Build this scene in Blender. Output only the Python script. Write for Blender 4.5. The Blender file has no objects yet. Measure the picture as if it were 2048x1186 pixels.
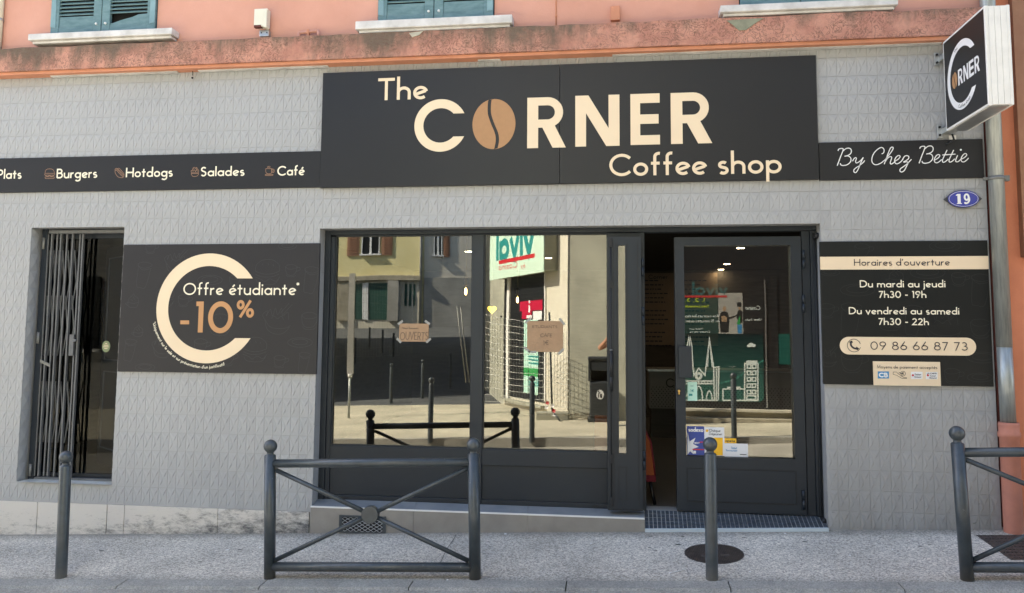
import bpy, bmesh, math, random
from mathutils import Vector, Matrix
import numpy as np
random.seed(7)
R_ = math.radians
S = bpy.context.scene
# ------------------------------------------------------------------ camera
F, CX, CY = 1580., 1024., 532.
yw, pt, rl = R_(7.32), R_(5.0), R_(-.42)
cy, sy, cp, sp, cr, sr = math.cos(yw), math.sin(yw), math.cos(pt), math.sin(pt), math.cos(rl), math.sin(rl)
M = np.array([[cy,-sy,0],[sy,cy,0],[0,0,1]])@np.array([[1,0,0],[0,cp,-sp],[0,sp,cp]])@np.array([[cr,0,sr],[0,1,0],[-sr,0,cr]])
CAM = np.array([0,-6.2,1.6])
cd = bpy.data.cameras.new('camera'); cam = bpy.data.objects.new('camera', cd); S.collection.objects.link(cam); S.camera = cam
mw = Matrix.Identity(4)
for i in range(3):
    mw[i][0] = M[i,0]; mw[i][1] = M[i,2]; mw[i][2] = -M[i,1]; mw[i][3] = CAM[i]
cam.matrix_world = mw
cd.sensor_fit = 'HORIZONTAL'; cd.sensor_width = 36; cd.lens = F/2048*36
cd.shift_x = 0; cd.shift_y = (CY-593)/2048
cd.clip_start = .05; cd.clip_end = 2000
# ------------------------------------------------------------------ light
SUN_EL = R_(41); SDX, SDY = -.96, .28           # towards the sun: left along the street and over the shop roof
W = bpy.data.worlds.new('World'); S.world = W; W.use_nodes = True
nt = W.node_tree; bg = nt.nodes['Background']
sk = nt.nodes.new('ShaderNodeTexSky'); sk.sky_type = 'NISHITA'; sk.sun_disc = False
sk.sun_elevation = SUN_EL; sk.sun_rotation = math.atan2(SDX, SDY)
nt.links.new(sk.outputs[0], bg.inputs[0]); bg.inputs[1].default_value = .11
sl = bpy.data.lights.new('sun', 'SUN'); sl.energy = 5; sl.angle = R_(.53); sl.color = (1,.94,.84)
so = bpy.data.objects.new('sun', sl); S.collection.objects.link(so)
sv = Vector((SDX*math.cos(SUN_EL), SDY*math.cos(SUN_EL), math.sin(SUN_EL)))
so.rotation_euler = sv.to_track_quat('Z','Y').to_euler(); so.location = (-10, 4, 20)
S.view_settings.view_transform = 'Standard'; S.view_settings.look = 'None'
S.view_settings.gamma = 1; S.view_settings.use_curve_mapping = False
S.view_settings.exposure = 2.3
S.render.engine = 'CYCLES'
S.cycles.max_bounces = 8; S.cycles.diffuse_bounces = 4; S.cycles.glossy_bounces = 4; S.cycles.transparent_max_bounces = 16
S.cycles.caustics_reflective = False

# ------------------------------------------------------------------ measuring: photograph pixel -> point on a vertical plane
def at(u, v, Y=0.):
    d = M@np.array([(u-CX)/F, 1, -(v-CY)/F]); t = (Y-CAM[1])/d[1]; p = CAM+t*d; return Vector(p)
def atx(u, v, X):
    d = M@np.array([(u-CX)/F, 1, -(v-CY)/F]); t = (X-CAM[0])/d[0]; p = CAM+t*d; return Vector(p)
GY = .16                                          # plane of the shop glass, which mirrors the street
def rf(u, v, y):
    q = at(u, v, 2*GY-y); return Vector((q.x, y, q.z))
def gz(x, y): return 0.1226+0.04245*x+0.0679*y           # near pavement
def gop(x, y):                                     # street opposite, rising along the side street
    return .148+.028*max(-14,min(x,14)) + (.075*(-y-11) if y < -11 else 0)

# ------------------------------------------------------------------ materials
MT = {}
def mat(name, col, rough=.6, metal=0, noise=0, nscale=8, bump=0, bscale=60, col2=None, spec=.5, emit=None, es=0, rnd=0, coat=0, stretch=None):
    if name in MT: return MT[name]
    m = bpy.data.materials.new(name); m.use_nodes = True; n = m.node_tree; b = n.nodes['Principled BSDF']; L = n.links.new
    b.inputs['Roughness'].default_value = rough; b.inputs['Metallic'].default_value = metal
    b.inputs['Specular IOR Level'].default_value = spec
    b.inputs['Base Color'].default_value = (*col, 1)
    if coat: b.inputs['Coat Weight'].default_value = coat; b.inputs['Coat Roughness'].default_value = .15
    tc = n.nodes.new('ShaderNodeNewGeometry'); src = tc.outputs['Position']
    if stretch:
        mp = n.nodes.new('ShaderNodeMapping'); mp.inputs['Scale'].default_value = stretch; L(src, mp.inputs[0]); src = mp.outputs[0]
    last = None
    if noise or col2:
        t = n.nodes.new('ShaderNodeTexNoise'); t.inputs['Scale'].default_value = nscale; t.inputs['Detail'].default_value = 6; t.inputs['Roughness'].default_value = .6
        L(src, t.inputs['Vector'])
        r = n.nodes.new('ShaderNodeMapRange'); r.inputs[1].default_value = .35; r.inputs[2].default_value = .65; L(t.outputs[0], r.inputs[0])
        mx = n.nodes.new('ShaderNodeMix'); mx.data_type = 'RGBA'
        c2 = col2 if col2 else tuple(c*(1-noise) for c in col)
        mx.inputs[6].default_value = (*col,1); mx.inputs[7].default_value = (*c2,1); L(r.outputs[0], mx.inputs[0]); last = mx.outputs[2]
    if rnd:
        oi = n.nodes.new('ShaderNodeObjectInfo'); mr = n.nodes.new('ShaderNodeMapRange'); mr.inputs[3].default_value = 1-rnd; mr.inputs[4].default_value = 1+rnd
        L(oi.outputs['Random'], mr.inputs[0]); vm = n.nodes.new('ShaderNodeVectorMath'); vm.operation = 'SCALE'
        if last: L(last, vm.inputs[0])
        else: vm.inputs[0].default_value = col
        L(mr.outputs[0], vm.inputs['Scale']); last = vm.outputs[0]
    if last: L(last, b.inputs['Base Color'])
    if bump:
        t2 = n.nodes.new('ShaderNodeTexNoise'); t2.inputs['Scale'].default_value = bscale; t2.inputs['Detail'].default_value = 5; L(src, t2.inputs['Vector'])
        bp = n.nodes.new('ShaderNodeBump'); bp.inputs['Strength'].default_value = bump; bp.inputs['Distance'].default_value = .01
        L(t2.outputs[0], bp.inputs['Height']); L(bp.outputs[0], b.inputs['Normal'])
    if emit: b.inputs['Emission Color'].default_value = (*emit,1); b.inputs['Emission Strength'].default_value = es
    MT[name] = m; return m
def nodes_of(m): return m.node_tree.nodes, m.node_tree.links.new, m.node_tree.nodes['Principled BSDF']

ANTH = (.015,.021,.029)
mat('anthracite', ANTH, .42, spec=.4, noise=.12, nscale=3, bump=.03, bscale=300)
mat('anthracite_post', (.046,.058,.068), .38, noise=.3, nscale=14, bump=.03, bscale=90, spec=.5, coat=.15)
mat('rubber', (.01,.011,.013), .6)
mat('sign_black', (.0115,.0117,.0138), .42, spec=.42, noise=.1, nscale=2)
mat('print_black', (.015,.0142,.017), .42, spec=.45, noise=.12, nscale=2)
mat('print_black_hours', (.006,.0075,.008), .36, spec=.4, noise=.1, nscale=2)
mat('doodle', (.042,.042,.048), .4); mat('doodle_hours', (.024,.028,.030), .35)
mat('cream', (.82,.66,.46), .5, noise=.03, nscale=4); mat('cream_light', (.86,.79,.62), .5)
mat('tan', (.42,.225,.1), .5, noise=.06, nscale=30); mat('tan_bright', (.52,.27,.115), .5); mat('tan_line', (.36,.2,.12), .5)
mat('ink', (.015,.015,.03), .5); mat('white', (.8,.8,.8), .5); mat('sensor_cream', (.72,.69,.57), .45); mat('white_glossy', (.82,.81,.78), .35, noise=.08, nscale=12)
mat('alu', (.5,.52,.53), .35, metal=.8, noise=.15, nscale=20)
mat('zinc', (.42,.44,.42), .42, metal=.55, col2=(.28,.30,.29), nscale=5, stretch=(14,14,1.2), bump=.05)
mat('zinc_band', (.2,.2,.19), .5, metal=.4)
mat('pink', (.66,.34,.255), .85, col2=(.58,.285,.205), nscale=1.3, bump=.12, bscale=70)
mat('pink_trim', (.62,.27,.16), .8, noise=.15, nscale=6)
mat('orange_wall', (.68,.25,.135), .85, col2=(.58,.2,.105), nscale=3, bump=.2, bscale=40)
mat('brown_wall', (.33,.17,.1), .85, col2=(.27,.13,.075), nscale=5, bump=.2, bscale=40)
mat('oxblood', (.16,.035,.022), .7, noise=.4, nscale=10, bump=.2)
mat('terracotta', (.5,.2,.135), .7, col2=(.42,.17,.12), nscale=9, bump=.15, bscale=60)
mat('sill_white', (.7,.68,.66), .6, col2=(.5,.48,.46), nscale=7, bump=.08)
mat('marble', (.66,.66,.62), .35, col2=(.5,.49,.45), nscale=9)
mat('step_tile', (.28,.26,.23), .5, col2=(.23,.21,.19), nscale=6, bump=.05, rnd=.05)
mat('step_top', (.17,.19,.21), .3, col2=(.24,.25,.26), nscale=5, rnd=.04)
mat('white_trim', (.78,.77,.74), .4); mat('alu_trim', (.62,.7,.74), .25, metal=.3)
mat('mosaic', (.06,.075,.095), .4, noise=.5, nscale=30); mat('grout', (.36,.36,.35), .8)
mat('cast_iron', (.10,.082,.073), .55, metal=.3, noise=.4, nscale=30, bump=.1)
mat('shutter', (.155,.255,.27), .65, col2=(.10,.185,.20), nscale=9, bump=.15, bscale=60, stretch=(1,1,3))
mat('shutter_frame', (.23,.36,.39), .6, col2=(.17,.28,.31), nscale=6, bump=.1)
mat('dark_void', (.012,.012,.014), .9)
mat('grille', (.15,.155,.16), .55, metal=.1, noise=.2, nscale=15)
mat('red', (.55,.02,.03), .5); mat('crimson', (.5,.01,.05), .4); mat('teal', (.02,.27,.26), .45); mat('mint', (.5,.78,.66), .4)
mat('cobalt', (.02,.03,.30), .12, coat=.6); mat('plate_back', (.05,.05,.06), .4)
mat('kraft', (.40,.26,.155), .8, noise=.12, nscale=18, bump=.15, bscale=30); mat('tape', (.3,.3,.28), .35)
mat('pen', (.08,.06,.05), .6); mat('amber', (.9,.5,.02), .5); mat('lime', (.5,.62,.03), .5); mat('sky_blue', (.05,.25,.5), .5)
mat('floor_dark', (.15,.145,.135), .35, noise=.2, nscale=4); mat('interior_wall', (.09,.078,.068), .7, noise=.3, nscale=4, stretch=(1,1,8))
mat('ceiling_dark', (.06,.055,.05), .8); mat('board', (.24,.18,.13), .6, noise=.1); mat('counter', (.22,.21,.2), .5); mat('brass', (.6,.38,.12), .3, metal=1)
mat('bulb_glow', (1,.75,.35), .5, emit=(1,.60,.2), es=7); mat('downlight_glow', (1,.8,.5), .5, emit=(1,.72,.42), es=22)
mat('heart_glow', (1,.8,.2), .5, emit=(1,.62,.05), es=1.1)
mat('rope', (.16,.12,.08), .9); mat('orange_cloth', (.36,.085,.02), .8); mat('red_cloth', (.17,.01,.02), .8); mat('black_metal', (.01,.01,.012), .4)
mat('white_render', (.66,.62,.52), .9, col2=(.6,.56,.46), nscale=2, bump=.2, bscale=20)
mat('grey_render', (.40,.395,.32), .9, col2=(.31,.305,.25), nscale=2.2, bump=.7, bscale=7)
mat('yellow_render', (.78,.71,.40), .9, col2=(.72,.63,.32), nscale=1, bump=.1)
mat('shade_render', (.72,.68,.6), .9, col2=(.62,.58,.5), nscale=.8); mat('base_render', (.44,.43,.40), .9, noise=.3, nscale=1)
mat('stone_surround', (.42,.38,.3), .9, col2=(.3,.27,.2), nscale=4, bump=.4, bscale=12)
mat('brown_shutter', (.33,.17,.1), .7); mat('green_door', (.015,.075,.06), .5); mat('window_dark', (.02,.022,.025), .15)
mat('store_frame', (.02,.02,.022), .4); mat('store_green', (.012,.10,.085), .35); mat('store_green_dark', (.01,.05,.05), .4)
mat('store_line', (.75,.82,.8), .5); mat('store_teal_line', (.05,.25,.2), .5)
mat('bin', (.04,.045,.05), .4, noise=.1); mat('wire', (.3,.3,.28), .4, metal=.6)
mat('skin', (.5,.25,.16), .5); mat('shirt', (.02,.022,.03), .8); mat('trouser', (.03,.04,.07), .8); mat('hair', (.02,.012,.008), .7)
mat('roof_tile', (.28,.1,.06), .9, noise=.2)
mat('leaf_dry', (.2,.14,.07), .9, noise=.4)

def post_wear():
    n, L, b = nodes_of(MT['anthracite_post']); src = b.inputs['Base Color'].links[0].from_socket; g = n.new('ShaderNodeNewGeometry')
    t = n.new('ShaderNodeTexNoise'); t.inputs['Scale'].default_value = 26; t.inputs['Detail'].default_value = 5; t.inputs['Roughness'].default_value = .7; L(g.outputs['Position'], t.inputs['Vector'])
    r = n.new('ShaderNodeMapRange'); r.inputs[1].default_value = .68; r.inputs[2].default_value = .71; L(t.outputs[0], r.inputs[0])
    mx = n.new('ShaderNodeMix'); mx.data_type = 'RGBA'; mx.inputs[7].default_value = (.22,.23,.22,1); L(r.outputs[0], mx.inputs[0]); L(src, mx.inputs[6])
    sx = n.new('ShaderNodeSeparateXYZ'); L(g.outputs['Position'], sx.inputs[0]); d = n.new('ShaderNodeMath'); d.operation = 'MULTIPLY_ADD'; d.inputs[1].default_value = -.0425; L(sx.outputs['X'], d.inputs[0]); L(sx.outputs['Z'], d.inputs[2])
    d2 = n.new('ShaderNodeMath'); d2.operation = 'MULTIPLY_ADD'; d2.inputs[1].default_value = -.12; L(t.outputs[0], d2.inputs[0]); L(d.outputs[0], d2.inputs[2])
    r2 = n.new('ShaderNodeMapRange'); r2.inputs[1].default_value = .10; r2.inputs[2].default_value = -.01; r2.inputs[3].default_value = 0; r2.inputs[4].default_value = .75; L(d2.outputs[0], r2.inputs[0])
    m2 = n.new('ShaderNodeMix'); m2.data_type = 'RGBA'; m2.inputs[7].default_value = (.13,.12,.105,1); L(r2.outputs[0], m2.inputs[0]); L(mx.outputs[2], m2.inputs[6]); L(m2.outputs[2], b.inputs['Base Color'])
post_wear()
# grey embossed tile, grime rising from the ground on the right
def tile_material():
    m = mat('grey_tile', (.37,.375,.382), .40, rnd=.04, spec=.5); n, L, b = nodes_of(m)
    src = b.inputs['Base Color'].links[0].from_socket
    g = n.new('ShaderNodeNewGeometry')
    t = n.new('ShaderNodeTexNoise'); t.inputs['Scale'].default_value = 1; t.inputs['Detail'].default_value = 9; t.inputs['Roughness'].default_value = .7; mpd = n.new('ShaderNodeMapping'); mpd.inputs['Scale'].default_value = (5,5,1.4); L(g.outputs['Position'], mpd.inputs[0]); L(mpd.outputs[0], t.inputs['Vector'])
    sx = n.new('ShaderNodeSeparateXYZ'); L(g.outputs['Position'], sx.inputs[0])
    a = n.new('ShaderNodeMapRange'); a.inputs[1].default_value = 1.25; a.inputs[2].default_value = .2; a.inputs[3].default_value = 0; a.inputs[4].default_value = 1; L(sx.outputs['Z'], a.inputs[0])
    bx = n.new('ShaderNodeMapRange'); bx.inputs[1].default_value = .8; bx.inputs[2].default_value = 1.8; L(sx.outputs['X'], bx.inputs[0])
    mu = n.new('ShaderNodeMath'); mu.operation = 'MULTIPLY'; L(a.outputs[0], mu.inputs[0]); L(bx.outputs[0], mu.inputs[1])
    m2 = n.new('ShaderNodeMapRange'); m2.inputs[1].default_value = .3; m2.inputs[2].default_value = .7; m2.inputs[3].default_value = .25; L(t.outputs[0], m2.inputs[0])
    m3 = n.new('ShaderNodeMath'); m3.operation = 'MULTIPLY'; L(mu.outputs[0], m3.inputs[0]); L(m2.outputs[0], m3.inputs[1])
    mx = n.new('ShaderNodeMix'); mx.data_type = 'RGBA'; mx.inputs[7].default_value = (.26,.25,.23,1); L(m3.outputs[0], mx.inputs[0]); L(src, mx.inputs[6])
    # fine specks and faint large tone variation
    t2 = n.new('ShaderNodeTexNoise'); t2.inputs['Scale'].default_value = 45; t2.inputs['Detail'].default_value = 3; L(g.outputs['Position'], t2.inputs['Vector'])
    sp_ = n.new('ShaderNodeMapRange'); sp_.inputs[1].default_value = .68; sp_.inputs[2].default_value = .74; L(t2.outputs[0], sp_.inputs[0])
    m4 = n.new('ShaderNodeMath'); m4.operation = 'MULTIPLY'; m4.inputs[1].default_value = .7; L(sp_.outputs[0], m4.inputs[0])
    m5 = n.new('ShaderNodeMath'); m5.operation = 'MULTIPLY'; L(m4.outputs[0], m5.inputs[0]); L(mu.outputs[0], m5.inputs[1])
    mx2 = n.new('ShaderNodeMix'); mx2.data_type = 'RGBA'; mx2.inputs[7].default_value = (.12,.11,.1,1); L(m5.outputs[0], mx2.inputs[0]); L(mx.outputs[2], mx2.inputs[6])
    t3 = n.new('ShaderNodeTexNoise'); t3.inputs['Scale'].default_value = .7; t3.inputs['Detail'].default_value = 4; L(g.outputs['Position'], t3.inputs['Vector'])
    r3 = n.new('ShaderNodeMapRange'); r3.inputs[1].default_value = .3; r3.inputs[2].default_value = .7; r3.inputs[3].default_value = .93; r3.inputs[4].default_value = 1.05; L(t3.outputs[0], r3.inputs[0])
    mp = n.new('ShaderNodeMapping'); mp.inputs['Scale'].default_value = (9,9,.9); L(g.outputs['Position'], mp.inputs[0])
    t4 = n.new('ShaderNodeTexNoise'); t4.inputs['Scale'].default_value = 1; t4.inputs['Detail'].default_value = 7; t4.inputs['Roughness'].default_value = .7; L(mp.outputs[0], t4.inputs['Vector'])
    r4 = n.new('ShaderNodeMapRange'); r4.inputs[1].default_value = .55; r4.inputs[2].default_value = .8; r4.inputs[3].default_value = 1; r4.inputs[4].default_value = .86; L(t4.outputs[0], r4.inputs[0])
    m6 = n.new('ShaderNodeMath'); m6.operation = 'MULTIPLY'; L(r3.outputs[0], m6.inputs[0]); L(r4.outputs[0], m6.inputs[1])
    vm = n.new('ShaderNodeVectorMath'); vm.operation = 'SCALE'; L(mx2.outputs[2], vm.inputs[0]); L(m6.outputs[0], vm.inputs['Scale'])
    L(vm.outputs[0], b.inputs['Base Color'])
tile_material()
# rough crusted stucco of the cornice, grey-black growth in patches
def cornice_material():
    m = mat('cornice_crust', (.50,.225,.165), .95); n, L, b = nodes_of(m)
    g = n.new('ShaderNodeNewGeometry')
    def noise(s, d=8, r=.65, dist=0, st=None):
        src = g.outputs['Position']
        if st: mp = n.new('ShaderNodeMapping'); mp.inputs['Scale'].default_value = st; L(src, mp.inputs[0]); src = mp.outputs[0]
        t = n.new('ShaderNodeTexNoise'); t.inputs['Scale'].default_value = s; t.inputs['Detail'].default_value = d; t.inputs['Roughness'].default_value = r; t.inputs['Distortion'].default_value = dist
        L(src, t.inputs['Vector']); return t.outputs[0]
    def rng(s, a, b_, c=0, d=1):
        r = n.new('ShaderNodeMapRange'); r.inputs[1].default_value = a; r.inputs[2].default_value = b_; r.inputs[3].default_value = c; r.inputs[4].default_value = d; L(s, r.inputs[0]); return r.outputs[0]
    def mix(f, a, c2):
        x = n.new('ShaderNodeMix'); x.data_type = 'RGBA'; L(f, x.inputs[0])
        if isinstance(a, tuple): x.inputs[6].default_value = (*a,1)
        else: L(a, x.inputs[6])
        x.inputs[7].default_value = (*c2,1); return x.outputs[2]
    base = mix(rng(noise(6), .4, .6), (.60,.30,.215), (.47,.215,.155))
    sx = n.new('ShaderNodeSeparateXYZ'); L(g.outputs['Position'], sx.inputs[0])
    up = rng(sx.outputs['Z'], 3.88, 4.12, -.10, .13)
    lf = rng(sx.outputs['X'], -1.6, .2, .075, -.03)
    ad = n.new('ShaderNodeMath'); L(noise(1.6, 9, .72, .4, (1,1,.5)), ad.inputs[0]); L(up, ad.inputs[1])
    a2 = n.new('ShaderNodeMath'); L(ad.outputs[0], a2.inputs[0]); L(lf, a2.inputs[1])
    ma = n.new('ShaderNodeMath'); ma.operation = 'MULTIPLY_ADD'; ma.inputs[1].default_value = .45; L(noise(3.2, 6, .7, .2, (1,1,.12)), ma.inputs[0])
    mb_ = n.new('ShaderNodeMath'); mb_.operation = 'MULTIPLY'; mb_.inputs[1].default_value = .62; L(a2.outputs[0], mb_.inputs[0]); L(mb_.outputs[0], ma.inputs[2])
    grime = rng(ma.outputs[0], .51, .64, 0, .88)
    c = mix(grime, base, (.12,.105,.075))
    vein = noise(13, 3, .6, 2.5)
    ab = n.new('ShaderNodeMath'); ab.operation = 'SUBTRACT'; ab.inputs[1].default_value = .5; L(vein, ab.inputs[0])
    a3 = n.new('ShaderNodeMath'); a3.operation = 'ABSOLUTE'; L(ab.outputs[0], a3.inputs[0])
    pit = rng(a3.outputs[0], 0, .045, .9, 0)
    msk = rng(noise(3.5, 3), .38, .5); mm = n.new('ShaderNodeMath'); mm.operation = 'MULTIPLY'; L(pit, mm.inputs[0]); L(msk, mm.inputs[1])
    c = mix(mm.outputs[0], c, (.15,.085,.06))
    L(c, b.inputs['Base Color'])
    bp = n.new('ShaderNodeBump'); bp.inputs['Strength'].default_value = .9; bp.inputs['Distance'].default_value = .02; L(noise(16, 8, .7, 1.5), bp.inputs['Height']); L(bp.outputs[0], b.inputs['Normal'])
cornice_material()
def plinth_material():
    m = mat('plinth', (.62,.59,.55), .85); n, L, b = nodes_of(m)
    g = n.new('ShaderNodeNewGeometry'); t = n.new('ShaderNodeTexNoise'); t.inputs['Scale'].default_value = 7; t.inputs['Detail'].default_value = 12; t.inputs['Roughness'].default_value = .85
    mp = n.new('ShaderNodeMapping'); mp.inputs['Scale'].default_value = (1,1,2.6); L(g.outputs['Position'], mp.inputs[0]); L(mp.outputs[0], t.inputs['Vector'])
    sx = n.new('ShaderNodeSeparateXYZ'); L(g.outputs['Position'], sx.inputs[0])
    a = n.new('ShaderNodeMapRange'); a.inputs[1].default_value = .16; a.inputs[2].default_value = -.02; a.inputs[3].default_value = -.03; a.inputs[4].default_value = .09; L(sx.outputs['Z'], a.inputs[0])
    c = n.new('ShaderNodeMapRange'); c.inputs[1].default_value = -4.4; c.inputs[2].default_value = -2.5; c.inputs[3].default_value = -.12; c.inputs[4].default_value = .06; L(sx.outputs['X'], c.inputs[0])
    s1 = n.new('ShaderNodeMath'); L(t.outputs[0], s1.inputs[0]); L(a.outputs[0], s1.inputs[1]); s2 = n.new('ShaderNodeMath'); L(s1.outputs[0], s2.inputs[0]); L(c.outputs[0], s2.inputs[1])
    r = n.new('ShaderNodeMapRange'); r.inputs[1].default_value = .46; r.inputs[2].default_value = .66; L(s2.outputs[0], r.inputs[0])
    mx = n.new('ShaderNodeMix'); mx.data_type = 'RGBA'; mx.inputs[6].default_value = (.62,.58,.53,1); mx.inputs[7].default_value = (.10,.10,.10,1); L(r.outputs[0], mx.inputs[0]); L(mx.outputs[2], b.inputs['Base Color'])
    bp = n.new('ShaderNodeBump'); bp.inputs['Strength'].default_value = .5; bp.inputs['Distance'].default_value = .01; L(t.outputs[0], bp.inputs['Height']); L(bp.outputs[0], b.inputs['Normal'])
plinth_material()
def asphalt(name, light, dark, sc, mid=.5):
    m = mat(name, light, .9); n, L, b = nodes_of(m); g = n.new('ShaderNodeNewGeometry')
    v = n.new('ShaderNodeTexVoronoi'); v.inputs['Scale'].default_value = sc; L(g.outputs['Position'], v.inputs['Vector'])
    sp_ = n.new('ShaderNodeSeparateColor'); L(v.outputs['Color'], sp_.inputs[0])
    r = n.new('ShaderNodeMapRange'); r.inputs[1].default_value = .1; r.inputs[2].default_value = .95; L(sp_.outputs[0], r.inputs[0])
    mx = n.new('ShaderNodeMix'); mx.data_type = 'RGBA'; mx.inputs[6].default_value = (*dark,1); mx.inputs[7].default_value = (*light,1); L(r.outputs[0], mx.inputs[0])
    t = n.new('ShaderNodeTexNoise'); t.inputs['Scale'].default_value = 1.3; t.inputs['Detail'].default_value = 7; t.inputs['Roughness'].default_value = .65; L(g.outputs['Position'], t.inputs['Vector'])
    r2 = n.new('ShaderNodeMapRange'); r2.inputs[1].default_value = .3; r2.inputs[2].default_value = .7; r2.inputs[3].default_value = .70; r2.inputs[4].default_value = 1.18; L(t.outputs[0], r2.inputs[0])
    vm = n.new('ShaderNodeVectorMath'); vm.operation = 'SCALE'; L(mx.outputs[2], vm.inputs[0]); L(r2.outputs[0], vm.inputs['Scale']); L(vm.outputs[0], b.inputs['Base Color'])
    bp = n.new('ShaderNodeBump'); bp.inputs['Strength'].default_value = .8; bp.inputs['Distance'].default_value = .004; L(v.outputs['Distance'], bp.inputs['Height']); L(bp.outputs[0], b.inputs['Normal'])
asphalt('pavement', (.74,.68,.58), (.30,.28,.245), 115)
def pavement_dirt():
    n, L, b = nodes_of(MT['pavement']); src = b.inputs['Base Color'].links[0].from_socket; g = n.new('ShaderNodeNewGeometry'); sx = n.new('ShaderNodeSeparateXYZ'); L(g.outputs['Position'], sx.inputs[0])
    t = n.new('ShaderNodeTexNoise'); t.inputs['Scale'].default_value = 5; t.inputs['Detail'].default_value = 8; L(g.outputs['Position'], t.inputs['Vector'])
    a = n.new('ShaderNodeMath'); a.operation = 'MULTIPLY_ADD'; a.inputs[1].default_value = .12; L(t.outputs[0], a.inputs[0]); L(sx.outputs['Y'], a.inputs[2])
    r = n.new('ShaderNodeMapRange'); r.inputs[1].default_value = -.10; r.inputs[2].default_value = .03; r.inputs[3].default_value = 0; r.inputs[4].default_value = .6; L(a.outputs[0], r.inputs[0])
    a2 = n.new('ShaderNodeMath'); a2.operation = 'MULTIPLY_ADD'; a2.inputs[1].default_value = -.16; L(t.outputs[0], a2.inputs[0]); L(sx.outputs['Y'], a2.inputs[2])
    r2 = n.new('ShaderNodeMapRange'); r2.inputs[1].default_value = -.98; r2.inputs[2].default_value = -1.13; r2.inputs[3].default_value = 0; r2.inputs[4].default_value = .55; L(a2.outputs[0], r2.inputs[0])
    mxm = n.new('ShaderNodeMath'); mxm.operation = 'MAXIMUM'; L(r.outputs[0], mxm.inputs[0]); L(r2.outputs[0], mxm.inputs[1])
    mx = n.new('ShaderNodeMix'); mx.data_type = 'RGBA'; mx.inputs[7].default_value = (.13,.12,.10,1); L(mxm.outputs[0], mx.inputs[0]); L(src, mx.inputs[6]); L(mx.outputs[2], b.inputs['Base Color'])
pavement_dirt()
asphalt('road', (.46,.43,.37), (.24,.225,.195), 120)
asphalt('pavement_opp', (.60,.55,.42), (.42,.385,.30), 60)
asphalt('road_opp', (.22,.2,.165), (.1,.09,.08), 70)
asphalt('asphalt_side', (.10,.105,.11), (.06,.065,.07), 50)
asphalt('kerb_stone', (.40,.385,.34), (.25,.24,.215), 150)
def glass_material(name, refl, tint):
    m = bpy.data.materials.new(name); m.use_nodes = True; n = m.node_tree; n.nodes.clear(); L = n.links.new
    o = n.nodes.new('ShaderNodeOutputMaterial'); mx = n.nodes.new('ShaderNodeMixShader'); tr = n.nodes.new('ShaderNodeBsdfTransparent'); tr.inputs[0].default_value = (*tint,1)
    gl = n.nodes.new('ShaderNodeBsdfGlossy'); gl.inputs['Roughness'].default_value = 0; gl.inputs[0].default_value = (1,.975,.86,1)
    lw = n.nodes.new('ShaderNodeLayerWeight'); lw.inputs[0].default_value = .25
    r = n.nodes.new('ShaderNodeMapRange'); r.inputs[3].default_value = refl; r.inputs[4].default_value = 1 if refl > .05 else .08; L(lw.outputs['Fresnel'], r.inputs[0])
    g = n.nodes.new('ShaderNodeNewGeometry'); t = n.nodes.new('ShaderNodeTexNoise'); t.inputs['Scale'].default_value = 1.6; t.inputs['Detail'].default_value = 1; L(g.outputs['Position'], t.inputs['Vector'])
    bp = n.nodes.new('ShaderNodeBump'); bp.inputs['Strength'].default_value = .25; bp.inputs['Distance'].default_value = .0015; L(t.outputs[0], bp.inputs['Height']); L(bp.outputs[0], gl.inputs['Normal'])
    L(r.outputs[0], mx.inputs[0]); L(tr.outputs[0], mx.inputs[1]); L(gl.outputs[0], mx.inputs[2]); L(mx.outputs[0], o.inputs[0]); MT[name] = m
glass_material('shop_glass', .165, (.62,.66,.64)); glass_material('side_glass', .02, (.45,.55,.68)); glass_material('bulb_glass', .04, (.97,.93,.85))

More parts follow.
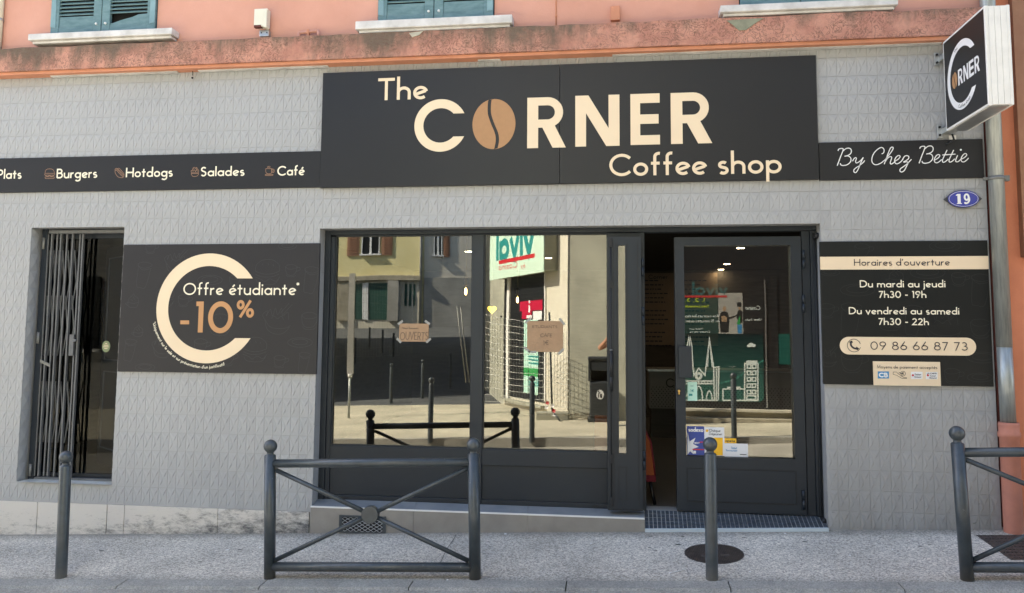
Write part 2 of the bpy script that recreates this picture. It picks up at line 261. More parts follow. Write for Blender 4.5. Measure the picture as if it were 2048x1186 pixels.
# ------------------------------------------------------------------ building helpers
class G:
    def __init__(s): s.v = []; s.f = []; s.sm = []
    def add(s, vs, fs, smooth=False):
        o = len(s.v); s.v += [tuple(p) for p in vs]; s.f += [tuple(i+o for i in f) for f in fs]; s.sm += [smooth]*len(fs); return s
    def box(s, x0, x1, y0, y1, z0, z1):
        x0, x1 = sorted((x0,x1)); y0, y1 = sorted((y0,y1)); z0, z1 = sorted((z0,z1))
        return s.add([(x0,y0,z0),(x1,y0,z0),(x1,y1,z0),(x0,y1,z0),(x0,y0,z1),(x1,y0,z1),(x1,y1,z1),(x0,y1,z1)],
            [(0,3,2,1),(4,5,6,7),(0,1,5,4),(1,2,6,5),(2,3,7,6),(3,0,4,7)])
    def prism(s, pts, nrm):                       # polygon pts (3-D), extruded along nrm
        n = len(pts); a = [Vector(p) for p in pts]; b = [p+Vector(nrm) for p in a]
        s.add(a+b, [tuple(range(n))[::-1], tuple(range(n, 2*n))]+[(i,(i+1)%n,n+(i+1)%n,n+i) for i in range(n)]); return s
    def tube(s, p0, p1, r, n=12, r1=None, caps=True):
        p0, p1 = Vector(p0), Vector(p1); d = (p1-p0).normalized(); a = d.orthogonal().normalized(); b = d.cross(a); r1 = r if r1 is None else r1
        vs = [p0+(a*math.cos(t)+b*math.sin(t))*r for t in [2*math.pi*i/n for i in range(n)]]+[p1+(a*math.cos(t)+b*math.sin(t))*r1 for t in [2*math.pi*i/n for i in range(n)]]
        s.add(vs, [(i,(i+1)%n,n+(i+1)%n,n+i) for i in range(n)], True)
        if caps: o = len(s.v)-2*n; s.f += [tuple(o+i for i in range(n))[::-1], tuple(o+n+i for i in range(n))]; s.sm += [False]*2
        return s
    def lathe(s, prof, c=(0,0,0), n=20):           # profile [(r,z)] about vertical axis at c
        o = []
        for r, z in prof: o += [(c[0]+max(r,1e-5)*math.cos(2*math.pi*i/n), c[1]+max(r,1e-5)*math.sin(2*math.pi*i/n), c[2]+z) for i in range(n)]
        s.add(o, [(k*n+i, k*n+(i+1)%n, (k+1)*n+(i+1)%n, (k+1)*n+i) for k in range(len(prof)-1) for i in range(n)], True); return s
    def sphere(s, c, r, n=18, sq=1):
        return s.lathe([(r*math.sin(math.pi*k/12), -r*sq*math.cos(math.pi*k/12)) for k in range(13)], c, n)
    def pipe(s, pts, r, n=8):
        for a, b in zip(pts[:-1], pts[1:]): s.tube(a, b, r, n)
        for p in pts[1:-1]: s.sphere(p, r*1.0, 8)
        return s
def C(o): S.collection.objects.link(o); return o
def origin(p):
    while p is not None and p.parent: p = p.parent
    return p
def thing(name, label, cat, loc=(0,0,0), rotz=0, group=None):
    o = C(bpy.data.objects.new(name, None)); o.location = loc; o.rotation_euler = (0,0,rotz); o.empty_display_size = .1
    o['label'] = label; o['category'] = cat
    if group: o['group'] = group
    return o
def tag(o, label=None, cat=None, group=None, kind=None):
    if label: o['label'] = label
    if cat: o['category'] = cat
    if group: o['group'] = group
    if kind: o['kind'] = kind
    return o
def build(g, name, m, parent=None, local=False, bev=0, seg=2, label=None, kind=None, loc=None):
    me = bpy.data.meshes.new(name); v = g.v
    r = origin(parent)
    if r is not None and not local:
        W_ = Matrix.LocRotScale(r.location, r.rotation_euler, None).inverted(); v = [tuple(W_@Vector(p)) for p in v]
    elif r is None and loc: v = [(p[0]-loc[0],p[1]-loc[1],p[2]-loc[2]) for p in v]
    me.from_pydata(v, [], g.f); me.polygons.foreach_set('use_smooth', g.sm); me.materials.append(MT[m] if isinstance(m, str) else m); me.update()
    o = C(bpy.data.objects.new(name, me)); o.parent = parent
    if r is None and loc: o.location = loc
    if bev:
        b = o.modifiers.new('bevel', 'BEVEL'); b.width = bev; b.segments = seg; b.limit_method = 'ANGLE'; b.angle_limit = R_(40); b.harden_normals = False
    if label: o['label'] = label
    if kind: o['kind'] = kind
    return o
def copy_tree(o, parent=None):
    c = C(o.copy()); c.parent = parent
    for ch in list(o.children): copy_tree(ch, c)
    return c
def holes_wall(x0, x1, z0, z1, holes, y0, y1):     # wall slab with rectangular openings; holes = (xa,xb,za,zb)
    g = G(); xs = sorted({x0,x1,*[h[0] for h in holes],*[h[1] for h in holes]}); zs = sorted({z0,z1,*[h[2] for h in holes],*[h[3] for h in holes]})
    xs = [x for x in xs if x0 <= x <= x1]; zs = [z for z in zs if z0 <= z <= z1]
    def full(i, k):
        if i < 0 or k < 0 or i >= len(xs)-1 or k >= len(zs)-1: return False
        a, b = (xs[i]+xs[i+1])/2, (zs[k]+zs[k+1])/2
        return not any(h[0] < a < h[1] and h[2] < b < h[3] for h in holes)
    for i in range(len(xs)-1):
        for k in range(len(zs)-1):
            if not full(i, k): continue
            a, b, c, d = xs[i], xs[i+1], zs[k], zs[k+1]
            g.add([(a,y0,c),(b,y0,c),(b,y0,d),(a,y0,d)], [(0,1,2,3)]); g.add([(a,y1,c),(b,y1,c),(b,y1,d),(a,y1,d)], [(3,2,1,0)])
            if not full(i-1,k): g.add([(a,y0,c),(a,y1,c),(a,y1,d),(a,y0,d)], [(3,2,1,0)])
            if not full(i+1,k): g.add([(b,y0,c),(b,y1,c),(b,y1,d),(b,y0,d)], [(0,1,2,3)])
            if not full(i,k-1): g.add([(a,y0,c),(b,y0,c),(b,y1,c),(a,y1,c)], [(3,2,1,0)])
            if not full(i,k+1): g.add([(a,y0,d),(b,y0,d),(b,y1,d),(a,y1,d)], [(0,1,2,3)])
    return g
# ---- frames on which lettering and print is laid: origin, right, up, normal
class Fr:
    def __init__(s, O, Rv, U=(0,0,1)):
        s.O = Vector(O); s.R = Vector(Rv).normalized(); s.U = Vector(U).normalized(); s.N = s.R.cross(s.U); s.k = 0
    def p(s, a, b, d=0): return s.O+s.R*a+s.U*b+s.N*d
    def inv(s, P): q = Vector(P)-s.O; return (q.dot(s.R), q.dot(s.U))
def ribbon(g, fr, pts, w, d):
    pts = [Vector((a,b)) for a, b in pts]; q = [pts[0]]
    for p in pts[1:]:
        if (p-q[-1]).length > 1e-6: q.append(p)
    pts = q; n = len(pts)
    if n < 2: return
    closed = (pts[0]-pts[-1]).length < 1e-4 and n > 3
    L_, R__ = [], []
    for i, p in enumerate(pts):
        if closed and i in (0, n-1): a = (pts[1]-pts[0]).normalized(); b = (pts[-1]-pts[-2]).normalized()
        else:
            a = (pts[min(i+1,n-1)]-pts[min(i,n-2)]).normalized(); b = (pts[max(i,1)]-pts[max(i-1,0)]).normalized()
        t = (a+b); t = t.normalized() if t.length > 1e-6 else a
        nrm = Vector((-t.y, t.x)); c = max(.35, nrm.dot(Vector((-a.y, a.x)))); h = w/2/c
        L_.append(p+nrm*h); R__.append(p-nrm*h)
    vs = [fr.p(x.x, x.y, d) for x in L_]+[fr.p(x.x, x.y, d) for x in R__]
    g.add(vs, [(i, n+i, n+i+1, i+1) for i in range(n-1)])
def flat(g, fr, pts, d=.001): g.add([fr.p(a,b,d) for a, b in pts], [tuple(range(len(pts)))])
def ell(cx, cy, rx, ry, a0=0, a1=360, n=None):
    n = n or max(4, int(abs(a1-a0)/12)); return [(cx+rx*math.cos(R_(a0+(a1-a0)*i/n)), cy+ry*math.sin(R_(a0+(a1-a0)*i/n))) for i in range(n+1)]
def smooth_path(p, k=5):                            # Catmull-Rom
    q = [p[0]]+list(p)+[p[-1]]; o = []
    for i in range(1, len(q)-2):
        for j in range(k):
            t = j/k; a, b, c, d = [Vector(x) for x in q[i-1:i+3]]
            v = .5*((2*b)+(c-a)*t+(2*a-5*b+4*c-d)*t*t+(3*b-a-3*c+d)*t**3); o.append(tuple(v))
    return o+[tuple(p[-1])]

# ------------------------------------------------------------------ a geometric sans alphabet drawn as strokes (cap height 1)
X = .58; r_ = .235; ym = .29
def glyphs():
    D = {}
    bowl = ell(.3, ym, r_, .235); st = lambda x, a, b: [(x,a),(x,b)]
    D['a'] = (.6, [bowl, st(.535,0,X)]); D['b'] = (.6, [st(.065,0,1.05), bowl]); D['d'] = (.6, [bowl, st(.535,0,1.05)])
    D['c'] = (.5, [ell(.3, ym, r_, .235, 45, 315)])
    D['e'] = (.56, [[(.09,.215),(.50,.372)], ell(.3,ym,r_,.235,14,312)])
    D['é'] = (.56, D['e'][1]+[[(.27,.66),(.42,.84)]]); D['è'] = (.56, D['e'][1]+[[(.33,.66),(.18,.84)]])
    D['f'] = (.40, [st(.17,0,.82)+ell(.33,.84,.16,.16,180,75), [(.02,.55),(.36,.55)]])
    D['g'] = (.6, [bowl, st(.535,X,-.1)+ell(.305,-.1,.23,.2,0,-150)])
    D['h'] = (.56, [st(.065,0,1.05), ell(.28,.32,.215,.205,180,0)+[(.495,0)]])
    D['n'] = (.56, [st(.065,0,X), ell(.28,.32,.215,.205,180,0)+[(.495,0)]])
    D['m'] = (.88, [st(.065,0,X), ell(.255,.33,.19,.19,180,0)+[(.445,0)], ell(.635,.33,.19,.19,180,0)+[(.825,0)]])
    D['i'] = (.13, [st(.065,0,X), [(.065,.73),(.065,.87)]]); D['l'] = (.13, [st(.065,0,1.05)])
    D['j'] = (.15, [st(.085,X,-.12)+ell(-.045,-.12,.13,.16,0,-85), [(.085,.73),(.085,.87)]])
    D['o'] = (.6, [bowl]); D['p'] = (.6, [st(.065,-.38,X), bowl]); D['q'] = (.6, [bowl, st(.535,-.38,X)])
    D['r'] = (.36, [st(.065,0,X), ell(.28,.30,.215,.225,170,78)]); D['v'] = (.54, [[(.04,X),(.27,.03),(.50,X)]])
    D['s'] = (.42, [ell(.21,.415,.135,.115,40,235)+ell(.215,.165,.145,.125,65,-140)])
    D['t'] = (.38, [st(.18,0,.84), [(.0,.53),(.36,.53)]]); D['u'] = (.56, [st(.495,0,X), [(.065,X)]+ell(.28,.265,.215,.215,180,360)])
    D['x'] = (.5, [[(.04,0),(.46,X)], [(.04,X),(.46,0)]]); D['z'] = (.46, [[(.04,.51),(.42,.51),(.04,.065),(.44,.065)]]); D['y'] = (.5,[[(.03,X),(.26,.03)],[(.48,X),(.12,-.36)]]); D['à'] = (.6, D['a'][1]+[[(.36,.66),(.2,.84)]])
    R = .435
    D['B'] = (.62, [[(.065,.065),(.065,.935),(.28,.935)]+ell(.30,.735,.2,.2,90,-90)+[(.065,.535)], [(.3,.5)]+ell(.33,.30,.23,.235,90,-90)+[(.065,.065)]])
    D['C'] = (.86, [ell(.5,.5,R,R+.01,42,318)]); D['D'] = (.80, [[(.065,.065),(.065,.935),(.3,.935)]+ell(.3,.5,R,R,90,-90)+[(.065,.065)]])
    D['E'] = (.56, [[(.52,.935),(.065,.935),(.065,.065),(.52,.065)], [(.065,.5),(.48,.5)]]); D['H'] = (.76, [st(.065,0,1), st(.695,0,1), [(.065,.5),(.695,.5)]])
    D['L'] = (.5, [[(.065,1),(.065,.065),(.48,.065)]]); D['O'] = (1.0, [ell(.5,.5,R,R+.01)]); D['M'] = (.95, [[(.04,0),(.16,.97),(.475,.1),(.79,.97),(.91,0)]])
    D['P'] = (.6, [st(.065,0,.96), [(.065,.935),(.28,.935)]+ell(.29,.68,.25,.255,90,-90)+[(.065,.425)]]); D['R'] = (.62, D['P'][1]+[[(.27,.43),(.55,.02)]])
    D['S'] = (.56, [ell(.28,.735,.19,.2,30,240)+ell(.275,.285,.2,.225,70,-150)]); D['T'] = (.66, [[(0,.935),(.66,.935)], st(.33,0,.9)])
    D['U'] = (.74, [[(.065,1),(.065,.37)]+ell(.37,.37,.305,.31,180,360)+[(.675,1)]]); D['A'] = (.78, [[(.03,0),(.39,.95),(.75,0)],[(.18,.33),(.6,.33)]]); D['V'] = (.74, [[(.04,1),(.37,.05),(.70,1)]])
    D['N'] = (.76, [[(.065,0),(.065,.95),(.695,.05),(.695,1)]]); D['I'] = (.13, [st(.065,0,1)]); D['F'] = (.52, [[(.5,.935),(.065,.935),(.065,0)], [(.065,.5),(.45,.5)]])
    D['k'] = (.5,[st(.065,0,1.05),[(.45,X),(.09,.27),(.47,0)]]); D['w'] = (.8,[[(.03,X),(.22,.04),(.4,X),(.58,.04),(.77,X)]])
    D['K'] = (.6,[st(.065,0,1),[(.55,1),(.09,.45),(.57,0)]]); D['Z'] = (.6,[[(.05,.935),(.52,.935),(.06,.065),(.56,.065)]]); D['G'] = (.9,[ell(.5,.5,R,R,42,350)+[(.55,.42)]])
    D['0'] = (.66, [ell(.33,.5,.265,.44)]); D['1'] = (.3, [[(.04,.935),(.2,.935),(.2,0)]]); D['2'] = (.56, [ell(.27,.70,.2,.235,160,-40)+[(.06,.065),(.53,.065)]])
    D['3'] = (.54, [ell(.24,.72,.18,.215,140,-90), ell(.24,.29,.23,.225,90,-145)]); D['4'] = (.6, [[(.43,0),(.43,.95),(.05,.27),(.58,.27)]]); D['5'] = (.56, [[(.48,.935),(.16,.935),(.11,.56)]+ell(.25,.32,.23,.255,100,-140)])
    D['6'] = (.6, [[(.40,1),(.12,.46)]+ell(.30,.30,.235,.24,140,500)]); D['9'] = (.6, [[(.20,0),(.48,.54)]+ell(.30,.70,.235,.24,-40,-400)]); D['7'] = (.52, [[(.03,.935),(.45,.935),(.14,0)]])
    D['8'] = (.6, [ell(.30,.735,.18,.2), ell(.30,.295,.235,.235)]); D['-'] = (.36, [[(.03,.40),(.33,.40)]]); D['%'] = (.86, [ell(.19,.74,.13,.2), ell(.67,.26,.13,.2), [(.68,1),(.18,0)]])
    D['*'] = (.3, [[(.15,.7),(.15,1)],[(.03,.78),(.27,.93)],[(.03,.93),(.27,.78)]]); D["'"] = (.13, [[(.075,.98),(.055,.74)]]); D['€'] = (.7, [ell(.42,.5,.32,.44,50,310), [(0,.58),(.5,.58)], [(0,.42),(.48,.42)]])
    D[' '] = (.26, []); D[','] = (.13, [[(.08,.08),(.05,-.12)]]); D[':'] = (.13, [[(.065,0),(.065,.13)],[(.065,.4),(.065,.53)]]); D['.'] = (.13,[[(.065,0),(.065,.13)]])
    return D
GL = glyphs(); GAP = .085
def text_width(t): return sum(GL[c][0] for c in t)+GAP*(len(t)-1)
def text(parent, fr, t, a0, a1, b, h, w, m, name='lettering', d=.0015, shear=0, jit=0):
    """line of lettering between a0 and a1 (frame units) on baseline b, cap height h, stroke w (of cap height)"""
    k = (a1-a0)/text_width(t); x = 0; i = 0; rnd = random.Random(t); o = None
    for word in t.split(' '):                       # each word is a piece of its own
        g = G()
        for c in word:
            ad, sts = GL[c]; jy = rnd.uniform(-jit,jit)
            for s_ in sts:
                pts = [(a0+(x+px+shear*py)*k, b+(py+jy)*h) for px, py in s_]
                ribbon(g, fr, pts, w*h, d+(i%7)*.00012); i += 1
            x += ad+GAP
        x += GL[' '][0]+GAP
        o = build(g, name, m, parent)
    return o
def ptext(parent, fr, Y, t, u0, v0, u1, v1, cap, w, m, fn=at, **k):
    """the same, the two ends of the baseline and the cap height read from the photograph"""
    A, B = fr.inv(fn(u0,v0,Y)), fr.inv(fn(u1,v1,Y)); T = fr.inv(fn(u0,v0-cap,Y)); 
    return text(parent, fr, t, A[0], B[0], (A[1]+B[1])/2, T[1]-A[1], w, m, **k)
def ring_c(fr, cx, cz, Ro, Ri, cut, sx=1, d=.002):
    g = G(); n = 60; ao = math.asin(cut/Ro); ai = math.asin(cut/Ri); vs = []
    for i in range(n+1):
        t = i/n; a = ao+(2*math.pi-2*ao)*t; b = ai+(2*math.pi-2*ai)*t
        vs += [fr.p(cx+sx*Ro*math.cos(a), cz+Ro*math.sin(a), d), fr.p(cx+sx*Ri*math.cos(b), cz+Ri*math.sin(b), d)]
    g.add(vs, [(2*i, 2*i+1, 2*i+3, 2*i+2) for i in range(n)]); return g
def thick(o, t):                                   # give cut letters their thickness
    s_ = o.modifiers.new('thickness', 'SOLIDIFY'); s_.thickness = t; s_.offset = -1; return o
FS = lambda y: Fr((0,y,0), (1,0,0))                # facade frame at depth y
FS_L = Fr((0,0,0),(1,0,0))
#=PART2=
# ================================================================== GROUND
def grid(name, m, xs, ys, zf, kind='structure'):
    g = G(); n = len(xs); g.add([(x,y,zf(x,y)) for y in ys for x in xs], [(j*n+i, j*n+i+1, (j+1)*n+i+1, (j+1)*n+i) for j in range(len(ys)-1) for i in range(n-1)])
    return build(g, name, m, kind=kind)
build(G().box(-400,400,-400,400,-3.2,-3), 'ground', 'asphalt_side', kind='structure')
YK0, YK1 = -1.006, -1.145
g = G(); g.add([(-24,YK0,gz(-24,YK0)),(20,YK0,gz(20,YK0)),(20,.3,gz(20,.3)),(-24,.3,gz(-24,.3))], [(0,1,2,3)])
build(g, 'pavement', 'pavement', kind='structure')
kz = lambda x, y: gz(x,y)+(0.0)
kerb = thing('kerb', 'low worn concrete kerb running along the near edge of the pavement', 'kerb', (0,YK0,0)); kerb['kind'] = 'structure'; del kerb['category']
x = -24.3
while x < 20:
    x1 = x+1.0; g = G(); e = .004
    pr = lambda X: [(X,YK0-.002,gz(X,YK0)+.003),(X,YK1+.02,gz(X,YK1)+.004),(X,YK1,gz(X,YK1)-.012),(X,YK1-.012,gz(X,YK1)-.3),(X,YK0-.002,gz(X,YK0)-.3)]
    a, b = pr(x+e), pr(x1-e); g.add(a+b, [(4,3,2,1,0),(5,6,7,8,9),(0,1,6,5),(1,2,7,6),(2,3,8,7),(3,4,9,8)]); build(g, 'kerb_block', 'kerb_stone', kerb); x = x1
road_z = lambda x, y: .035+.0385*x+.01*math.cos((y+3)/2.2*1.2)-(.03 if y>-1.3 else 0)
xs = [-24+2*i for i in range(23)]
grid('road', 'road', xs, [-5.02,-4.2,-3.2,-2.2,-1.5,YK1-.003], lambda x, y: (gz(x,YK1)-.010) if y > -1.3 else .03+.0405*x+(.025 if y < -1.4 else 0)-(.02 if y < -4.8 else 0))
# opposite kerb, pavement and the side street climbing away
grid('opposite_kerb', 'kerb_stone', xs, [-5.17,-5.02], lambda x, y: gop(x,y)+.002)
g = G(); 
for x0 in xs[:-1]: g.add([(x0,-5.02,gop(x0,-5)+.002),(x0+2,-5.02,gop(x0+2,-5)+.002),(x0+2,-5.018,-.6),(x0,-5.018,-.6)], [(0,1,2,3)])
build(g, 'kerb_face', 'kerb_stone', kind='structure')
grid('opposite_pavement', 'pavement_opp', xs, [-11,-9,-7,-5.17], gop)
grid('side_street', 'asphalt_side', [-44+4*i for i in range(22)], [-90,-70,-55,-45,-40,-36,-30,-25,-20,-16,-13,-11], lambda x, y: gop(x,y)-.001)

# ================================================================== THE SHOP BUILDING
XL, XR = -6.6, at(1987,700).x
BX0, BX1 = -13.0, 9.0
OL = (at(64,457).x, at(249.6,455).x, at(220,969).z, at(64,455.5).z)                       # side doorway opening
OS = (at(639.5,488).x, at(1641,483).x, .16, at(1638,447).z)                            # shopfront opening
ZC0, ZC1 = at(1300,93,-.12).z, at(1300,42,-.12).z                                      # cornice
ZT = at(0,1000).z                                                                      # underside of the tiles, left
bld = thing('coffee_shop_building', 'street building with grey embossed tiles below and salmon pink wall with teal shutters above', 'building', (0,0,.12))
build(holes_wall(BX0, XR-.001, -.6, ZC0+.05, [(OL[0]-.008,OL[1]+.008,OL[2]-.001,OL[3]+.008),(OS[0]-.008,OS[1]+.008,.15,OS[3]+.008)], -.0005, .30), 'wall', 'grout', bld)
# windows of the upper floor
wins = [(at(100,60,-.02).x, at(310,57,-.02).x, at(204,63,-.02).z), (at(755,42,-.02).x, at(987,34,-.02).x, at(870,39,-.02).z), (at(1480,11,-.02).x, at(1730,4,-.02).x, at(1600,7,-.02).z)]
wins.append((wins[0][0]-2.55, wins[0][1]-2.55, wins[0][2])); wins.append((wins[2][0]+2.6, wins[2][1]+2.6, wins[2][2]))
H_ = 1.75
uw = build(holes_wall(BX0, XR+.03, ZC0-.02, 7.2, [(a-.005,b+.005,c-.01,c+H_) for a,b,c in wins[:4]], .0, .30), 'upper_wall', 'pink', bld)
build(G().box(BX0, XR+.04, .0, 8.5, 7.201, 7.35), 'roof', 'roof_tile', bld)
build(G().box(BX0, BX0+.25, .3, 8.5, -.4, 7.2), 'side_wall', 'pink', bld); build(G().box(BX0, 9, 8.5, 8.8, -.4, 7.2), 'rear_wall', 'pink', bld)
g = G(); xx = BX0; rng = random.Random(3)
N = 110; xe = at(1893,68,-.12).x+.35
top, bot = [], []
for i in range(N+1):
    x = BX0+(xe-BX0)*i/N; top.append((x, ZC1+rng.uniform(-.006,.006))); bot.append((x, ZC0+rng.uniform(-.003,.003)))
for i in range(N):
    (x0,zt0),(x1,zt1) = top[i], top[i+1]; zb0, zb1 = bot[i][1], bot[i+1][1]; ya, yb = -.12, -.115
    g.add([(x0,ya,zb0),(x1,ya,zb1),(x1,yb,zt1),(x0,yb,zt0),(x0,.0,zt0+.01),(x1,.0,zt1+.01),(x0,.01,zb0),(x1,.01,zb1)], [(0,1,2,3),(3,2,5,4),(6,7,1,0)])
g.add([(xe,-.12,ZC0),(xe,.0,ZC0),(xe,.0,ZC1),(xe,-.115,ZC1)], [(0,1,2,3)])
build(g, 'cornice', 'cornice_crust', bld, label='rough crusted salmon cornice stained with grey growth')
build(G().box(BX0, XR, -.1, .01, ZC0-.028, ZC0-.002), 'cornice_soffit', 'pink_trim', bld)
for a, b in ((100,354),(395,655),(955,1000),(1225,1470),(1470,1885)):
    p, q = at(a,140,-.06), at(b,100,-.06); build(G().box(p.x,q.x,-.055,-.012,ZC0-.036,ZC0-.029), 'cornice_filler', 'sill_white', bld)
mat('bare_plaster', (.5,.46,.36), .9, noise=.2, nscale=20); mat('green_plaster', (.27,.27,.19), .9, noise=.25, nscale=20)
for m_, P_ in (('bare_plaster',((818,66),(846,62),(838,70),(824,74))),('green_plaster',((1453,41),(1527,36),(1510,47),(1492,60),(1478,61),(1466,50)))):
    g = G(); g.prism([at(u,v,-.1225) for u, v in P_][::-1], (0,.004,0)); build(g, 'plaster_patch', m_, bld)
# window shutters with their louvres
def shutter_leaf(x0, x1, z0, win, side, broken=False):
    fr_ = G(); z1 = z0+H_; fw = .075
    fr_.box(x0, x0+fw, -.022, .014, z0, z1); fr_.box(x1-fw, x1, -.022, .014, z0, z1); fr_.box(x0+fw, x1-fw, -.02, .012, z0, z0+.055); fr_.box(x0+fw, x1-fw, -.02, .012, z1-.1, z1); fr_.box(x0+fw, x1-fw, -.02, .012, z0+.95, z0+1.05)
    if broken:
        a, b = x0+fw, x1-fw; pts = [(a,z0+.055),(b,z0+.055),(b,z0+.15),(b-.09,z0+.145),(b-.14,z0+.125),(b-.25,z0+.10),(a+.02,z0+.075),(a,z0+.08)]
        fr_.prism([(p[0],-.012,p[1]) for p in pts], (0,.01,0))
    else: fr_.box(x0+fw, x1-fw, -.014, .004, z0+.055, z0+.15)
    lf = build(fr_, 'shutter', 'shutter', win, bev=.004, label='shutter with a broken bottom panel' if broken else None)
    z = z0+.172
    while z < z1-.12:
        if not (z0+.93 < z < z0+1.06):
            g = G(); g.add([(x0+fw-.002,-.018,z-.006),(x1-fw+.002,-.018,z-.006),(x1-fw+.002,.006,z+.016),(x0+fw-.002,.006,z+.016),(x0+fw-.002,-.014,z-.012),(x1-fw+.002,-.014,z-.012),(x1-fw+.002,.010,z+.010),(x0+fw-.002,.010,z+.010)],
                [(0,1,2,3),(7,6,5,4),(0,4,5,1),(2,6,7,3)]); build(g, 'slat', 'shutter', lf)
        z += .0335
    hx = x0 if side < 0 else x1
    s_ = 1 if side < 0 else -1
    for zz in (z0+.10, z0+1.0):
        g = G(); g.prism([(hx,-.026,zz-.04),(hx+s_*.05,-.026,zz-.05),(hx+s_*.045,-.026,zz+.3),(hx+s_*.08,-.026,zz+.36),(hx+s_*.05,-.026,zz+.42),(hx,-.026,zz+.40)][::1 if s_>0 else -1], (0,.004,0))
        g.box(hx-s_*.035, hx, -.03, -.022, zz+.30, zz+.34); g.tube((hx-s_*.02,-.03,zz+.23),(hx-s_*.02,-.03,zz+.32),.012,8); build(g, 'strap_hinge', 'shutter_frame', lf, bev=.002)
    build(G().sphere(((x1-.04 if side<0 else x0+.04),-.028,z0+.07),.011,10), 'knob', 'white_glossy', lf)
    return lf
for k, (a, b, c) in enumerate(wins[:4]):
    w = build(G().box(a-.004,b+.004,.05,.06,c-.005,c+H_-.005), 'window', 'dark_void', bld)
    mid = (a+b)/2-.01
    shutter_leaf(a+.004, mid-.003, c, w, -1); shutter_leaf(mid+.003, b-.004, c, w, 1, broken=(k==0))
sills = [(at(55,85,-.12).x, at(343,72,-.12).x, at(55,86,-.12).z, at(200,64,-.12).z), (at(710,64,-.12).x, at(1024,50,-.12).x, at(860,58,-.12).z, at(860,38.5,-.12).z), (at(1441,30,-.12).x, at(1797,12,-.12).x, at(1620,23,-.12).z, at(1620,5.5,-.12).z)]
sills.append((sills[0][0]-2.55, sills[0][1]-2.55, *sills[0][2:]))
for a, b, c, d in sills:
    g = G(); g.box(a, b, -.12, .0, c+.025, d+.012); g.box(a+.025, b-.02, -.095, .0, c, c+.024); build(g, 'window_sill', 'sill_white', bld, bev=.006)

# embossed tiles, 15 cm square, two pressed cells each
TW, CW = .1485, .07425
zrow0 = ZT
def tile_geo(x0, z0, flip):
    g = G(); e = .0009; a, b, c, d = x0+e, x0+CW-e, z0+.0015, z0+TW-.0015; w, h = b-a, d-c; Y0 = -.004
    q = lambda s_, t_, y: (a+s_*w, y, c+t_*h)
    P = [(a,Y0,d),(b,Y0,d),(b,Y0,c),(a,Y0,c), q(.49,.5,-.0045), q(.71,.73,-.0078), q(.30,.29,-.0078), q(.765,.71,-.0030), q(.365,.275,-.0030), q(.64,.47,-.0052), q(.95,.5,-.0058)]
    g.add(P, [(0,3,6),(0,6,4),(0,4,5),(0,5,1),(1,5,7),(5,4,7),(3,8,6),(6,8,4),(3,2,8),(8,9,4),(8,2,9),(4,9,7),(9,2,10),(9,10,7),(10,2,1),(7,10,1)])
    B = [(a,-.0008,c),(b,-.0008,c),(b,-.0008,d),(a,-.0008,d)]
    g.add([(a,Y0,c),(b,Y0,c),(b,Y0,d),(a,Y0,d)]+B, [(4,5,1,0),(5,6,2,1),(6,7,3,2),(7,4,0,3)])
    return g
me_tile = None
PANELS = [(at(646,145).x, at(1635,357).x, at(640,376).z, at(646,146).z), (-9, at(640,376).x, at(0,383).z, at(0,315).z), (at(1639,357).x, at(1965,277).x, at(1640,360).z, at(1640,286).z),
          (at(240,600).x, at(636,600).x, at(233.7,743).z, at(400,489).z), (at(1643,483).x, at(1974,481).x, at(1649,767).z, at(1641,484).z)]
tw = build(G().box(BX0+.1, BX0+.12, .30, .31, 0, .1), 'tiled_cladding', 'grey_tile', bld)
def inter(a, b): return max(a[0],b[0]) < min(a[1],b[1])-1e-4 and max(a[2],b[2]) < min(a[3],b[3])-1e-4
def inside(t, p, m=.01): return t[0] > p[0]+m and t[1] < p[1]-m and t[2] > p[2]+m and t[3] < p[3]-m
cells = []
nx0 = int((XR-(-6.0))/CW)+1
for i in range(nx0):
    for k in range(-1, 27):
        x0 = XR-CW*(i+1); z0 = zrow0+TW*k; t = (x0, x0+CW, z0, z0+TW)
        if z0 > ZC0-.03: continue
        if k < 0 and x0+CW < OS[1]: continue
        if any(inside(t, p) for p in PANELS): continue
        if any(t[0] >= o[0]-1e-4 and t[1] <= o[1]+1e-4 and t[2] >= o[2]-1e-4 and t[3] <= o[3]+1e-4 for o in (OL, OS)): continue
        cut = any(inter(t, o) for o in (OL, OS)) 
        hid = sum(1 for p in PANELS if inter(t, p))
        cells.append((t, cut, hid))
def cut_tile(t, o):
    """the tile less the opening: up to two pieces"""
    bm_out = bmesh.new()
    parts = []
    if t[0] < o[0]: parts.append((t[0], o[0], t[2], t[3]))
    if t[1] > o[1]: parts.append((o[1], t[1], t[2], t[3]))
    xa, xb = max(t[0],o[0]), min(t[1],o[1])
    if t[2] < o[2]: parts.append((xa, xb, t[2], o[2]))
    if t[3] > o[3]: parts.append((xa, xb, o[3], t[3]))
    g = tile_geo(t[0], t[2], 0); out = G()
    for p in parts:
        bm = bmesh.new(); vs = [bm.verts.new(v) for v in g.v]
        for f in g.f:
            try: bm.faces.new([vs[i] for i in f])
            except ValueError: pass
        for co, no in (((p[0],0,0),(-1,0,0)),((p[1],0,0),(1,0,0)),((0,0,p[2]),(0,0,-1)),((0,0,p[3]),(0,0,1))):
            bmesh.ops.bisect_plane(bm, geom=bm.verts[:]+bm.edges[:]+bm.faces[:], plane_co=co, plane_no=no, clear_outer=True)
        bm.verts.index_update(); out.add([tuple(v.co) for v in bm.verts], [tuple(v.index for v in f.verts) for f in bm.faces]); 
        out.box(p[0]+.0005, p[1]-.0005, -.0038, -.0008, p[2]+.0005, p[3]-.0005); bm.free()
    return out
